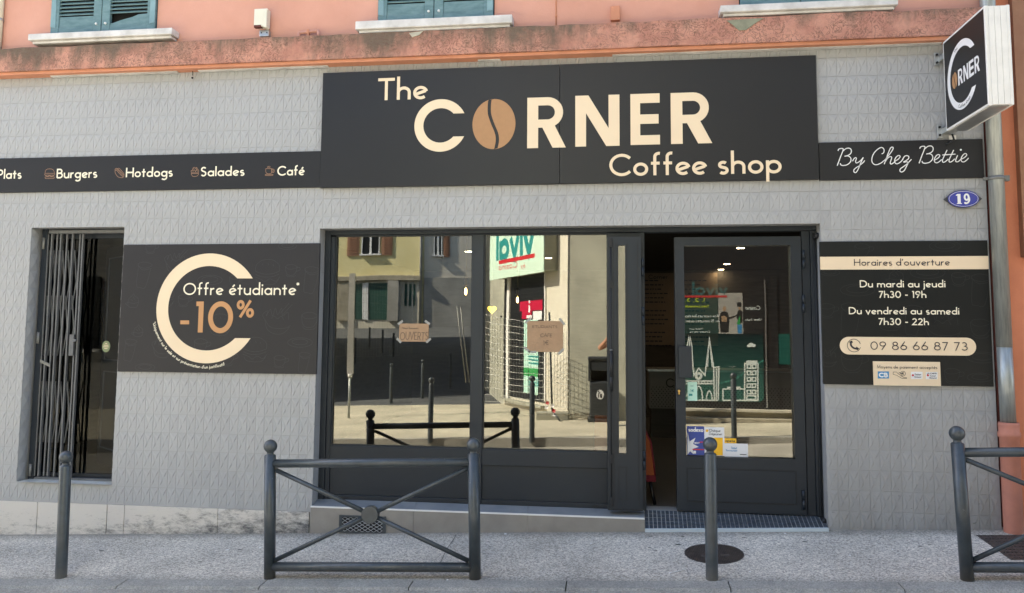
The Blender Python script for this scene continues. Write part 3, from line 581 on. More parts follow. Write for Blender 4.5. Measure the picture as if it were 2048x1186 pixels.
# the 300 that show largest: the ones low down on the right and round the doors first
def area(c):
    t = c[0]; cx, cz = (t[0]+t[1])/2, (t[2]+t[3])/2
    vis = 0 if (cx < -5.25 or cz > 3.9) else 1
    d2 = (cx-CAM[0])**2+6.2**2+(cz-CAM[2])**2
    return -vis*(1-.35*c[2])*(1-.3*c[1])/d2*(1.0+ (.25 if cz < 1.4 else 0))
cells.sort(key=area)
rest = G(); base_me = None; XW = tw.parent.location
for n, (t, cut, hid) in enumerate(cells):
    o_ = None
    if cut: o_ = [o for o in (OL, OS) if inter(t, o)][0]
    if n >= 298:
        g = cut_tile(t, o_) if cut else tile_geo(t[0], t[2], 0); rest.add(g.v, g.f); continue
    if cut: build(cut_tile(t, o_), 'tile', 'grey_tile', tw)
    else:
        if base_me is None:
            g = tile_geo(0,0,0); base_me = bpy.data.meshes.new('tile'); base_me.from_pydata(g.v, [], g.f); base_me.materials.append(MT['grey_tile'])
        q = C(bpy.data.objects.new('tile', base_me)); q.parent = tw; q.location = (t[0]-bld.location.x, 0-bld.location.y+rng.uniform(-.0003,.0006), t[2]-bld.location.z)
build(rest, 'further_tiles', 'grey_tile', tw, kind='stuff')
# plinth stones at the foot of the left wall
px = [at(u,1030).x for u in (-330,-120,76,215,250,437,620)]
for a, b in zip(px[:-1], px[1:]):
    g = G(); g.box(a+.002, b-.002, -.012+rng.uniform(-.004,.002), .012, -.5, ZT-.003); build(g, 'plinth_stone', 'plinth', bld, bev=.004)
build(G().box(BX0, px[0]-.003, -.01, .012, -.6, ZT-.003), 'plinth_stone', 'plinth', bld)
# reveals of the two openings
g = G(); g.box(OL[0]-.012, OL[0], .0, .20, OL[2], OL[3]); rv = build(g, 'doorway_reveal', 'grey_tile', bld)
zz = OL[2]
rev = G()
while zz < OL[3]-.02:                                # the reveal carries the same tiles, edge on to the street
    z1 = min(zz+TW, OL[3]); x = OL[0]+.0005; ym = .05; P = [(x,.003,zz+.001),(x,.098,zz+.001),(x,.098,z1-.001),(x,.003,z1-.001),(x+.009,ym,(zz+z1)/2)]
    rev.add(P, [(0,1,4),(1,2,4),(2,3,4),(3,0,4)]); zz += TW
build(rev, 'reveal_tiles', 'grey_tile', rv)
build(G().box(OL[1], OL[1]+.011, .0, .20, OL[2], OL[3]), 'doorway_reveal', 'grey_tile', bld)
build(G().box(OL[0], OL[1], .0, .20, OL[3], OL[3]+.011), 'doorway_reveal', 'grey_tile', bld)
for x0 in (OS[0]-.012, OS[1]):
    z = .24 if x0 < 0 else .16
    while z < OS[3]-.03:
        z1 = min(z+.62, OS[3]); build(G().box(x0+.0003, x0+.0117, -.003, .30, z+.001, z1-.001), 'reveal_tile', 'grey_tile', bld); z = z1
build(G().box(OS[0], OS[1], -.003, .30, OS[3], OS[3]+.011), 'lintel_soffit', 'grey_tile', bld)
p, q = at(37,957,-.03), at(220,968,-.03)
build(G().box(p.x, q.x, -.03, .2, at(120,966,-.03).z, OL[2]+.004), 'doorway_sill', 'marble', bld, bev=.004)
# step under the windows: tiled riser, white edge strip, sloping top
SX0, SX1, SY = at(620.7,1030,-.02).x, at(1287.8,1050,-.02).x, -.02
zt = at(960,1024,SY).z
stp = build(G().box(SX0+.004, SX1-.004, SY+.010, .3, -.5, zt-.03), 'step', 'grout', bld)
xs_ = [SX0, at(1050/3.427+520,1040,SY).x, at(980+255/3.427,1040,SY).x, SX1]
for a, b in zip(xs_[:-1], xs_[1:]): build(G().box(a+.0012, b-.0012, SY, SY+.009, -.3, zt-.012), 'riser_tile', 'step_tile', stp)
build(G().box(SX1-.003, SX1+.006, SY+.002, .16, -.3, zt-.012), 'riser_tile', 'step_tile', stp)
build(G().box(SX0, SX1+.006, SY-.003, SY+.008, zt-.0115, zt), 'edge_strip', 'white_trim', stp)
tx = [OS[0], at(830,1015,.05).x, at(1055,1018,.05).x, SX1+.006]; zf = .262
for a, b in zip(tx[:-1], tx[1:]):
    g = G(); ys, ye = SY+.0085, GY-.038; g.add([(a+.001,ys,zt-.001),(b-.001,ys,zt-.001),(b-.001,ye,zf),(a+.001,ye,zf),(a+.001,ys,zt-.02),(b-.001,ys,zt-.02),(b-.001,ye,zf-.02),(a+.001,ye,zf-.02)], [(0,1,2,3),(7,6,5,4),(0,4,5,1),(1,5,6,2),(2,6,7,3),(3,7,4,0)]); build(g, 'tread_tile', 'step_top', stp)
# mosaic ramp at the door
MX0, MX1 = SX1+.008, at(1657,1058,-.02).x
def ramp(x, t): return (x, -.018+t*.145, (gz(x,0)+.022)*(1-t)+.262*t)
g = G(); g.add([(MX0,-.018,gz(MX0,0)+.019),(MX1,-.018,gz(MX1,0)+.019),(MX1,.30,.258),(MX0,.30,.258),(MX1,.127,.258),(MX0,.127,.258)], [(0,1,4,5),(5,4,2,3)])
mos = build(g, 'door_ramp', 'grout', bld)
nxm, nt_ = 42, 5; g = G()
for i in range(nxm):
    for k in range(nt_):
        xa = MX0+(MX1-MX0)*(i+.10)/nxm; xb = MX0+(MX1-MX0)*(i+.90)/nxm; ta, tb = (k+.11)/nt_, (k+.89)/nt_; dz = rng.uniform(0,.0012)
        P = [Vector(ramp(xa,ta)), Vector(ramp(xb,ta)), Vector(ramp(xb,tb)), Vector(ramp(xa,tb))]; P = [p+Vector((0,0,.0015+dz)) for p in P]; B = [p-Vector((0,0,.004)) for p in P]
        g.add(P+B, [(0,1,2,3),(0,4,5,1),(1,5,6,2),(2,6,7,3),(3,7,4,0)])
build(g, 'mosaic', 'mosaic', mos, kind='stuff')
g = G(); g.prism([(MX0,-.03,gz(MX0,0)-.03),(MX0,-.03,gz(MX0,0)+.021),(MX0,-.0185,gz(MX0,0)+.024),(MX0,-.0185,gz(MX0,0)-.03)], (MX1-MX0,0,gz(MX1,0)-gz(MX0,0))); build(g, 'threshold_strip', 'alu_trim', bld)

# the neighbouring orange wall on the right
ob = thing('neighbour_building', 'orange rendered building to the right of the drainpipe', 'building', (3.2,0,.25))
build(G().box(XR+.032, XR+.06, .05, .35, -.5, 7.2), 'wall_joint', 'oxblood', ob)
build(G().box(XR+.061, 9, .06, .4, -.5, 7.2), 'wall', 'orange_wall', ob)
wx = at(2036,300,.02).x
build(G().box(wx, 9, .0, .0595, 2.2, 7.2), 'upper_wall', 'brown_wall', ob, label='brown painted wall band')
build(G().box(XR+.061, 9, .0, 8.5, 7.201, 7.35), 'roof', 'roof_tile', ob)

# ================================================================== SHOPFRONT
sf = thing('shopfront', 'dark grey aluminium shop window and door filling the wide opening under the sign', 'shopfront', ((OS[0]+OS[1])/2,GY,.25))
x0, x1, zb, ztp = OS[0]+.001, OS[1]-.001, .258, OS[3]-.002
gx = [at(668,700,GY).x, at(944,700,GY).x, at(967,700,GY).x, at(1216,700,GY).x]
gz0, gz1 = at(900,895.5,GY).z, at(900,470,GY).z
fy0, fy1 = GY-.035, GY+.035
build(G().box(x0, x0+.05, fy0-.012, fy1, zb, ztp), 'outer_frame', 'anthracite', sf, bev=.003)
build(G().box(x0+.051, gx[0], fy0, fy1, zb, ztp-.05), 'window_frame', 'anthracite', sf, bev=.003)
build(G().box(x0+.05, x1, fy0-.012, fy1, ztp-.035, ztp), 'head_frame', 'anthracite', sf, bev=.003)
build(G().box(x0+.052, x1-.05, fy0, fy1, gz1, ztp-.036), 'head_rail', 'anthracite', sf, bev=.003)
build(G().box(gx[1], gx[2], fy0-.004, fy1, zb, gz1-.001), 'mullion', 'anthracite', sf, bev=.003)
dx0, dx1 = at(1290,700,GY).x, at(1349,700,GY).x         # dark door gap between the folded leaf and the main leaf
build(G().box(gx[3], dx0-.04, fy0, fy1, zb, gz1-.001), 'mullion', 'anthracite', sf, bev=.003)
build(G().box(dx0-.04, dx0, fy0-.005, fy1, zb, ztp-.037), 'door_post', 'anthracite', sf, bev=.003)
dr = at(1606,700,GY).x
build(G().box(dr, x1-.05, fy0-.004, fy1, zb, ztp-.037), 'door_post', 'anthracite', sf, bev=.003)
build(G().box(x1-.049, x1-.001, fy0-.018, fy1, zb, ztp-.036), 'outer_frame', 'anthracite', sf, bev=.003)
g = G(); g.tube((x1-.015,GY-.055,ztp-.1),(x1-.015,GY-.055,.27),.006,6); g.tube((x1-.03,GY-.05,ztp-.06),(x1-.03,GY-.05,.27),.004,6); build(g, 'cable', 'rubber', sf)
for zz in (at(1640,474,GY).z, at(1650,1037,GY).z):
    g = G(); g.box(x1-.03, x1+.0, GY-.10, GY-.03, zz-.02, zz+.02); g.tube((x1-.025,GY-.10,zz),(x1+.0,GY-.10,zz),.02,12); build(g, 'roller_bracket', 'rubber', sf)
# each window: glass over a solid panel
pz1 = at(900,908,GY).z; rz0 = at(900,927,GY).z; kz0 = at(900,995,GY).z
for a, b in ((gx[0],gx[1]),(gx[2],gx[3])):
    wn = build(G().box(a+.001, b-.001, fy0, fy1-.01, rz0, gz0), 'transom', 'anthracite', sf, bev=.003)
    gp = G(); gp.add([(a,GY,gz0),(b,GY,gz0),(b,GY,gz1),(a,GY,gz1)], [(0,1,2,3)])
    build(gp, 'glass_pane', 'shop_glass', sf)
    build(G().box(a+.001, b-.001, fy0+.016, fy1-.01, kz0, rz0-.001), 'lower_panel', 'anthracite', sf)
    build(G().box(a+.001, b-.001, fy0-.002, fy1-.01, zb+.004, kz0-.001), 'bottom_rail', 'anthracite', sf, bev=.003)
    for fx in (.12, .9):
        xx_ = a+(b-a)*fx; build(G().box(xx_-.025, xx_+.025, fy0-.008, fy0-.001, kz0-.025, kz0-.014), 'drain_cover', 'rubber', sf, bev=.002)
    gs = G(); t_ = .009
    gs.box(a, a+t_, GY-.022, GY-.002, gz0, gz1); gs.box(b-t_, b, GY-.022, GY-.002, gz0, gz1); gs.box(a+t_, b-t_, GY-.022, GY-.002, gz1-t_, gz1); gs.box(a+t_, b-t_, GY-.022, GY-.002, gz0, gz0+t_)
    build(gs, 'glazing_bead', 'anthracite', sf)
# main door leaf
dl0, dl1 = at(1350,700,GY).x, at(1604,700,GY).x
da = (at(1369,700,GY).x, at(1583,700,GY).x, at(1480,914,GY).z, at(1480,491.8,GY).z)
dz1 = at(1480,475,GY).z
door = build(holes_wall(dl0, dl1, .268, dz1, [da], fy0-.012, fy1), 'door', 'anthracite', sf, bev=.003, label='main glazed door leaf with a solid bottom panel')
gp = G(); gp.add([(da[0],GY,da[2]),(da[1],GY,da[2]),(da[1],GY,da[3]),(da[0],GY,da[3])], [(0,1,2,3)]); build(gp, 'glass_pane', 'shop_glass', door)
pa, pb, pc, pd = at(1375,937,fy0).x, at(1590,942,fy0).x, at(1480,1004,fy0).z, at(1480,940,fy0).z
build(G().box(pa, pb, fy0-.016, fy0-.0125, pc, pd), 'raised_panel', 'anthracite', door, bev=.0025)
g = G()
for a, b, c, d in ((pa-.008,pb+.008,pc-.008,pc-.003),(pa-.008,pb+.008,pd+.003,pd+.008),(pa-.008,pa-.003,pc-.003,pd+.003),(pb+.003,pb+.008,pc-.003,pd+.003)): g.box(a,b,fy0-.0145,fy0-.0125,c,d)
build(g, 'panel_moulding', 'rubber', door)
p, q = at(1357,692,fy0-.03), at(1384,756,fy0-.03)
build(G().box(p.x, q.x, fy0-.045, fy0-.035, q.z, p.z), 'pull_plate', 'anthracite', door, bev=.004)
build(G().box(p.x+.01, q.x-.03, fy0-.035, fy0-.0125, q.z+.03, p.z-.03), 'pull_mount', 'rubber', door)
p = at(1358,784,fy0-.015); g = G(); g.box(p.x-.013,p.x+.013,fy0-.018,fy0-.0125,p.z-.028,p.z+.028); build(g, 'lock_plate', 'rubber', door, bev=.003)
build(G().tube((p.x,fy0-.026,p.z+.008),(p.x,fy0-.017,p.z+.008),.009,12).box(p.x-.004,p.x+.004,fy0-.025,fy0-.017,p.z-.018,p.z+.004), 'lock_cylinder', 'brass', door)
for v in (519, 608, 1000):
    p = at(1607,v,fy0-.02); build(G().tube((p.x,fy0-.026,p.z-.07),(p.x,fy0-.026,p.z-.002),.011,10).tube((p.x,fy0-.026,p.z+.002),(p.x,fy0-.026,p.z+.07),.011,10), 'hinge', 'anthracite', door)
# narrow second leaf, folded right back over the window
FX, FYH = at(1283,700,.02).x, .065
fw_ = .262; ang = R_(2.2)
fl = thing('folded_door_leaf', 'narrow glazed door leaf folded open in front of the window, left of the dark gap', 'door leaf', (FX, FYH, .28), ang)
fz1 = at(1250,474,FYH-.03).z-.28; fz0 = 0.005
gl_ = (-fw_+.085, -fw_+.14, at(1245,908,0).z-.28, at(1245,490,0).z-.28)
build(holes_wall(-fw_, 0, fz0, fz1, [gl_], -.045, 0), 'frame', 'anthracite', fl, local=True, bev=.003)
gp = G(); gp.add([(gl_[0],-.022,gl_[2]),(gl_[1],-.022,gl_[2]),(gl_[1],-.022,gl_[3]),(gl_[0],-.022,gl_[3])], [(0,1,2,3)]); build(gp, 'glass_strip', 'shop_glass', fl, local=True)
g = G()
for a, b, c, d in ((gl_[0]-.014,gl_[0]-.010,gl_[2]-.014,gl_[3]+.014),(gl_[1]+.010,gl_[1]+.014,gl_[2]-.014,gl_[3]+.014),(-fw_+.045,-fw_+.049,.03,fz1-.03),(-.03,-.026,.03,fz1-.03)): g.box(a,b,-.0475,-.045,c,d)
build(g, 'groove_trim', 'rubber', fl, local=True)
zl0, zl1 = at(1245,1000,0).z-.28, at(1245,934,0).z-.28
g = G()
for a, b, c, d in ((gl_[0]-.004,gl_[0],zl0,zl1),(gl_[1],gl_[1]+.004,zl0,zl1),(gl_[0],gl_[1],zl0,zl0+.004),(gl_[0],gl_[1],zl1-.004,zl1)): g.box(a,b,-.0475,-.045,c,d)
build(g, 'panel_moulding', 'rubber', fl, local=True)
g = G(); xb = -fw_+.026; g.tube((xb,-.052,.05),(xb,-.052,fz1-.04),.005,8)
build(g, 'bolt_rod', 'rubber', fl, local=True)
for zz in (fz1-.05, fz1-.37, .38, .06): build(G().box(xb-.011,xb+.011,-.060,-.046,zz-.035,zz+.035), 'rod_guide', 'rubber', fl, local=True, bev=.003)
zh = at(1227,730,0).z-.28
g = G(); g.box(xb-.013,xb+.013,-.064,-.046,zh-.13,zh+.13); build(g, 'handle_plate', 'rubber', fl, local=True, bev=.006)
build(G().pipe([(xb,-.066,zh+.10),(xb,-.095,zh+.07),(xb,-.095,zh-.09),(xb,-.072,zh-.20)],.011,8), 'handle', 'rubber', fl, local=True)
g = G()
for dz in (.115,-.115):
    for dx in (-.006,.006): g.sphere((xb+dx,-.065,zh+dz),.0045,8)
build(g, 'screw', 'alu', fl, local=True, kind='stuff')
for zz in (fz1-.24, fz1-.62, .37): build(G().tube((.012,-.03,zz-.07),(.012,-.03,zz-.002),.011,10).tube((.012,-.03,zz+.002),(.012,-.03,zz+.07),.011,10), 'hinge', 'anthracite', fl, local=True)
build(G().box(-fw_,0,-.05,.002,-.004,.004), 'bottom_seal', 'rubber', fl, local=True)

# ================================================================== SIGNS
def panel(name, label, cat, rect, y, m, group=None, parts=None, dy=.022):
    x0, x1, z0, z1 = rect; t = thing(name, label, cat, ((x0+x1)/2, y, z0), 0, group)
    for a, b in parts or [(x0,x1)]: build(G().box(a, b, y, y+dy, z0, z1), 'panel', m, t, bev=.0015, seg=1)
    return t
SY_ = -.04; zs0, zs1 = at(1100,367.5,SY_).z, at(1100,129.5,SY_).z
sx0, sx1, sm_ = at(643,250,SY_).x, at(1635.5,250,SY_).x, at(1119.5,250,SY_).x
sg = panel('shop_sign', 'large black two-panel shop sign with cream lettering and a brown coffee bean', 'sign', (sx0,sx1,zs0,zs1), SY_, 'sign_black', parts=[(sx0,sm_-.002),(sm_+.002,sx1)], dy=.045)
fs = FS(SY_)
ptext(sg, fs, SY_, 'The', 755.7, 200.7, 854.5, 198, 44, .135, 'cream')
ptext(sg, fs, SY_, 'Coffee shop', 1218.4, 351.5, 1563.8, 346.8, 43.5, .135, 'cream')
cc = at(882,250.8,SY_); Rr = (at(882,198,SY_).z-at(882,303,SY_).z)/2; cut = (at(900,226.6,SY_).z-at(900,272.5,SY_).z)/2
xl = at(828.9,250,SY_).x; kx = 1.0
build(ring_c(fs, xl+Rr, cc.z, Rr, Rr-(at(855,250,SY_).x-at(837,250,SY_).x), cut), 'letter_c', 'cream', sg)
def poly_px(Z, pts, off, sc, Y, fn=at): return [fs_inv(fn(off[0]+p[0]/sc, off[1]+p[1]/sc, Y), Z) for p in pts]
def fs_inv(P, fr): return fr.inv(P)
# coffee bean: two halves of an ellipse parted by an S-shaped groove
def bean(fr, cx, cz, rx, rz, gap, parent, m, d=.002):
    groove = smooth_path([(-.19,1.0),(-.22,.72),(-.20,.38),(-.05,.0),(.12,-.35),(.17,-.65),(.10,-1.0)], 6)
    for side in (-1, 1):
        pts = []
        for gx_, gz_ in groove:
            lim = math.sqrt(max(0, 1-gz_*gz_)); pts.append((max(-lim, min(lim, gx_+side*gap/rx/2)), gz_))
        a0 = math.atan2(pts[0][1]*1.0, pts[0][0]); a1 = math.atan2(pts[-1][1], pts[-1][0])
        if side > 0: arc = [(math.cos(a1+(a0-a1)*k/24), math.sin(a1+(a0-a1)*k/24)) for k in range(1,24)]
        else: arc = [(math.cos(a1+(a0-2*math.pi-a1)*k/24), math.sin(a1+(a0-2*math.pi-a1)*k/24)) for k in range(1,24)]
        g = G(); flat(g, fr, [(cx+a*rx, cz+b*rz) for a, b in pts+arc], d); build(g, 'coffee_bean_half', m, parent)
b0, b1 = at(945,248,SY_), at(1031,248,SY_); bz0, bz1 = at(988,298.5,SY_).z, at(988,198,SY_).z
bean(fs, (b0.x+b1.x)/2, (bz0+bz1)/2, (b1.x-b0.x)/2, (bz1-bz0)/2, .027, sg, 'tan')
# heavy letters R N E R, cut plates
def letter_R(fr, x0, x1, z0, z1, par, m, d=.002):
    w, h = x1-x0, z1-z0; s_ = .285*w; g = G(); r = .30*h; cyy = z1-r; bx = x0+w*.93-r
    ro = [(x0,z1),(bx,z1)]+[(bx+r*math.sin(R_(a)), cyy+r*math.cos(R_(a))) for a in range(0,181,12)]+[(x0,z1-2*r)]
    ri_ = r-s_*.75; ix = x0+s_; inn = [(ix,cyy+ri_),(bx,cyy+ri_)]+[(bx+ri_*math.sin(R_(a)), cyy+ri_*math.cos(R_(a))) for a in range(0,181,12)]+[(ix,cyy-ri_)]
    n = len(ro); vs = [fr.p(a,b,d) for a, b in ro]+[fr.p(a,b,d) for a, b in inn]
    g.add(vs, [(i, i+1, n+i+1, n+i) for i in range(n-1)])
    flat(g, fr, [(x0,z0),(x0+s_,z0),(x0+s_,z1-.001),(x0,z1-.001)], d+.0002)
    flat(g, fr, [(x0+w*.38,z1-2*r+.02*h),(x0+w*.70,z1-2*r+.06*h),(x1,z0),(x0+w*.66,z0)], d+.0004)
    build(g, 'letter_r', m, par)
def letter_N(fr, x0, x1, z0, z1, par, m, d=.002):
    w = x1-x0; s_ = .245*w; g = G(); flat(g, fr, [(x0,z0),(x0+s_,z0),(x0+s_,z1),(x0,z1)], d); flat(g, fr, [(x1-s_,z0),(x1,z0),(x1,z1),(x1-s_,z1)], d)
    flat(g, fr, [(x0,z1),(x0+s_*1.22,z1),(x1,z0),(x1-s_*1.22,z0)], d+.0002); build(g, 'letter_n', m, par)
def letter_E(fr, x0, x1, z0, z1, par, m, d=.002):
    w, h = x1-x0, z1-z0; s_ = .36*w*.92; t_ = .185*h; g = G(); flat(g, fr, [(x0,z0),(x0+s_,z0),(x0+s_,z1),(x0,z1)], d)
    for c, xe_ in ((z1-t_,x1),(z0+.5*h-t_/2,x1-.04*w),(z0,x1)): flat(g, fr, [(x0+s_-.001,c),(xe_,c),(xe_,c+t_),(x0+s_-.001,c+t_)], d+.0002)
    build(g, 'letter_e', m, par)
def lz(u, vb, vt): return at(u,vb,SY_).z, at(u,vt,SY_).z
for fn_, ua, ub, vb, vt in ((letter_R,1054.5,1131.7,295.8,194.6),(letter_N,1150.6,1239,292.5,190.5),(letter_E,1261,1319.7,289.5,187.5),(letter_R,1341.7,1424,287.3,185)):
    fn_(fs, at(ua,250,SY_).x, at(ub,250,SY_).x, at((ua+ub)/2,vb,SY_).z, at((ua+ub)/2,vt,SY_).z, sg, 'cream')
g = G()
for u, v in ((660,160),(700,368),(905,368),(1110,362),(1128,362),(1240,360),(1440,357),(1625,350),(1620,120),(1390,125),(800,150)): p = at(u,v,SY_); g.tube((p.x,SY_-.0015,p.z),(p.x,SY_,p.z),.004,8)
build(g, 'fixing_screw', 'rubber', sg, kind='stuff')

MY = -.022
# menu strip
r = (-9.0, at(641,340,MY).x-.002, at(320,380,MY).z, at(320,309.5,MY).z)
ms = panel('menu_strip_sign', 'long black strip sign listing dishes with small orange line icons, left of the big sign', 'sign', r, MY, 'sign_black')
fm = FS(MY)
for t, a, va, b, vb, cap in (('Plats',-6,357.5,43,357.5,18.8),('Burgers',113,356.5,194.5,355.5,19),('Hotdogs',251.5,354.5,345.5,353,19),('Salades',401,352.5,489,351.5,18.8),('Café',554.5,351,609,350.5,18.8)):
    ptext(ms, fm, MY, t, a, va, b, vb, cap, .15, 'cream_light')
def line_icon(par, fr, Y, strokes, off, sc, wpx, m, name='icon', fn=at, d=.0015, sm=True):
    g = G()
    for i, s_ in enumerate(strokes):
        pts = [fr.inv(fn(off[0]+p[0]/sc, off[1]+p[1]/sc, Y)) for p in (smooth_path(s_) if sm and len(s_) > 2 else s_)]
        ribbon(g, fr, pts, wpx, d+(i%6)*.0001)
    return build(g, name, m, par)
z6 = (0,290); s6 = 6.206
burger = [[(562,350),(566,320),(590,300),(620,297),(650,302),(672,325),(676,350)],[(560,352),(678,352)],[(560,374),(678,374)],[(560,352),(556,363),(560,374)],[(678,352),(682,363),(678,374)],[(565,378),(595,392),(615,378),(640,390),(672,378)],[(560,396),(676,396)],[(562,397),(563,412),(575,417),(660,417),(673,411),(676,397)]]
line_icon(ms, fm, MY, burger, z6, s6, .0035, 'tan_line', 'burger_icon')
hot = [[(1430,300),(1445,290),(1465,300),(1500,330),(1535,372),(1538,392),(1525,395),(1490,360),(1450,318),(1432,312),(1430,300)],[(1430,315),(1432,345),(1460,390),(1495,405),(1525,405),(1530,396)],[(1460,295),(1480,290),(1515,325),(1540,360),(1538,375)],[(1445,300),(1470,318),(1500,350),(1530,385)]]
line_icon(ms, fm, MY, hot, z6, s6, .0035, 'tan_line', 'hotdog_icon')
z7 = (330,290)
salad = [[(325,345),(420,345)],[(325,354),(420,354)],[(328,356),(340,385),(360,391),(390,389),(410,375),(418,356)],[(330,340),(325,320),(340,315),(345,300),(360,298)],[(345,300),(355,283),(372,276)],[(385,276),(400,285),(402,300),(412,305),(420,325),(416,340)],[(350,335),(350,318),(372,312),(376,334)],[(382,334),(392,310),(408,330)],[(372,300),(378,285),(392,296),(398,310)]]
line_icon(ms, fm, MY, salad, z7, s6, .0035, 'tan_line', 'salad_icon')
cup = [[(1252,294),(1252,330),(1262,350),(1285,358),(1312,356),(1322,340),(1324,294)],[(1252,294),(1324,294)],[(1324,298),(1348,300),(1358,318),(1350,340),(1325,344)],[(1326,308),(1342,312),(1344,326),(1328,333)],[(1248,366),(1335,366),(1330,378),(1252,378),(1248,366)],[(1278,284),(1274,274),(1280,266)],[(1292,284),(1286,270),(1294,260)],[(1306,284),(1300,274),(1308,266)]]
line_icon(ms, fm, MY, cup, z7, s6, .0035, 'tan_line', 'cup_icon')
# name strip
r = (at(1638.5,320,MY).x, at(1967,316,MY).x, at(1800,358,MY).z, at(1800,281.5,MY).z)
ns = panel('name_strip_sign', 'short black strip sign with white handwritten script, right of the big sign', 'sign', r, MY, 'sign_black')
zs_ = (1640,260); ss = 5.689
def sh(st, dx, dy): return [[(a+dx,b+dy) for a, b in s_] for s_ in st]
B_ = [[(205,238),(210,222),(228,212),(262,214),(255,250),(228,318),(196,405)],[(262,240),(296,212),(335,208),(356,232),(348,268),(315,290),(278,299)],[(278,299),(318,296),(348,318),(348,358),(315,392),(270,404),(238,398),(230,378)]]
script = B_+sh(B_,930,-25)+[[(370,355),(385,328),(403,315),(414,325),(404,355),(412,375),(440,365),(470,340),(492,312)],[(492,312),(465,370),(437,440),(410,483),(388,480),(385,455),(410,430),(450,405),(490,370),(508,348)],
  [(700,272),(722,260),(728,228),(712,203),(686,202),(645,228),(608,272),(590,322),(593,367),(617,392),(650,394),(695,375),(737,340)],[(735,345),(780,290),(820,235),(832,205),(820,195),(802,205),(785,240),(760,305),(730,390)],[(740,362),(770,320),(800,303),(815,315),(805,348),(798,375),(808,388),(830,378),(860,350)],
  [(860,350),(890,332),(910,306),(902,291),(880,296),(855,325),(848,360),(862,383),(887,382),(920,360),(945,330)],[(940,332),(962,300),(990,292),(1010,305),(1003,330),(975,350),(947,365)],[(950,369),(985,362),(1000,375),(985,410),(960,458),(932,478),(911,470),(912,445),(945,420),(990,385),(1040,333)],
  [(1300,345),(1342,320),(1362,295),(1350,280),(1325,290),(1303,325),(1300,355),(1318,373),(1345,368),(1385,335)],[(1445,228),(1415,290),(1392,345),(1400,368),(1425,360),(1460,330)],[(1520,228),(1490,290),(1467,345),(1475,366),(1500,358),(1532,328)],[(1390,285),(1465,280),(1540,275)],[(1565,288),(1545,335),(1546,360),(1570,360),(1602,333)],
  [(1600,335),(1640,315),(1667,290),(1663,272),(1643,270),(1615,300),(1603,335),(1614,360),(1640,362),(1668,342),(1690,318)]]
line_icon(ns, fm, MY, script, zs_, ss, .0068, 'white', 'script_lettering')
p = fm.inv(at(1640+1601/ss,260+226/ss,MY)); g = G(); flat(g, fm, ell(p[0],p[1],.007,.007)[:-1], .002); build(g, 'script_dot', 'white', ns)

# faint sketches of cups, burgers and bowls printed in the background of both panels
def d_cup(s=1): return [[(-1,.55),(-.6,.8),(.2,.85),(.8,.6),(.9,.4),(.2,.15),(-.6,.2),(-1,.55)],[(-1,.5),(-.9,-.3),(-.5,-.8),(.3,-.8),(.75,-.3),(.9,.4)],[(.88,.35),(1.35,.4),(1.4,0),(.8,-.25)],[(-.9,-.75),(-.5,-1.05),(.4,-1.05),(.7,-.8)]]
def d_burger(): return [[(-1,.1),(-.95,.6),(-.4,1),(.4,1),(.95,.6),(1,.1)],[(-1,.1),(-.3,-.12),(.4,-.1),(1,.1)],[(-1,-.15),(-.4,-.35),(.4,-.33),(1,-.12)],[(-1.05,-.35),(-.5,-.55),(-.2,-.75),(.2,-.5),(.7,-.7),(1.05,-.35)],[(-.95,-.55),(-.6,-.9),(.5,-.95),(.95,-.55)],[(-.5,.6),(-.4,.7)],[(0,.75),(.1,.6)],[(.5,.5),(.45,.65)]]
def d_bowl(): return [[(-1,0),(-.8,-.7),(-.2,-1.05),(.5,-1),(1,-.5)],[(-1,0),(-.6,-.5),(0,-.65),(.7,-.6),(1.05,-.4)],[(-1,0),(-1.2,.4),(-.8,.7),(-.9,.3),(-.6,.8),(-.4,.3),(-.2,.9),(0,.4),(.3,.9),(.4,.3),(.8,.6),(.9,0)],[(.2,.5),(.9,1.3)],[(.4,.4),(1.15,1.2)],[(-.5,.1),(-.3,.3),(0,.1),(.3,.3),(.5,0)]]
def d_glass(): return [[(-.7,1),(-.2,1.15),(.5,1),(.6,.8),(0,.6),(-.6,.75),(-.7,1)],[(-.72,.85),(-.2,.45),(.6,.6)],[(-.65,.7),(-.75,-.9),(-.4,-1.1),(.1,-1.05),(.5,.5)]]
def d_cream(): return [[(-.9,-.1),(-.7,.5),(-.2,.9),(0,1.2),(.2,.8),(.7,.5),(.85,-.1)],[(-.9,-.1),(-.7,-.8),(.5,-.85),(.85,-.1)],[(-.9,-.1),(0,-.3),(.85,-.1)],[(-.5,.4),(-.1,.1)],[(-.1,.7),(.3,.2)],[(-.9,-.2),(-1.3,-.3),(-.9,-.6)]]
def d_plate(): return [ell(0,0,1.1,.4), ell(0,.05,.7,.24)]
def doodles(par, fr, rect, m, items, w=.0022):
    g = G(); k = 0
    for fn_, u, v, s_ in items:
        c = fr.inv(at(u,v,MY)); s_ = s_/252.
        for st in fn_():
            pts = [(c[0]+a*s_, c[1]+b*s_) for a, b in (smooth_path(st) if len(st) > 2 else st)]
            pts = [(max(rect[0]+.003,min(rect[1]-.003,a)), max(rect[2]+.003,min(rect[3]-.003,b))) for a, b in pts]
            ribbon(g, fr, pts, w, .0006+(k%5)*.00006); k += 1
    build(g, 'background_sketches', m, par, kind='stuff')
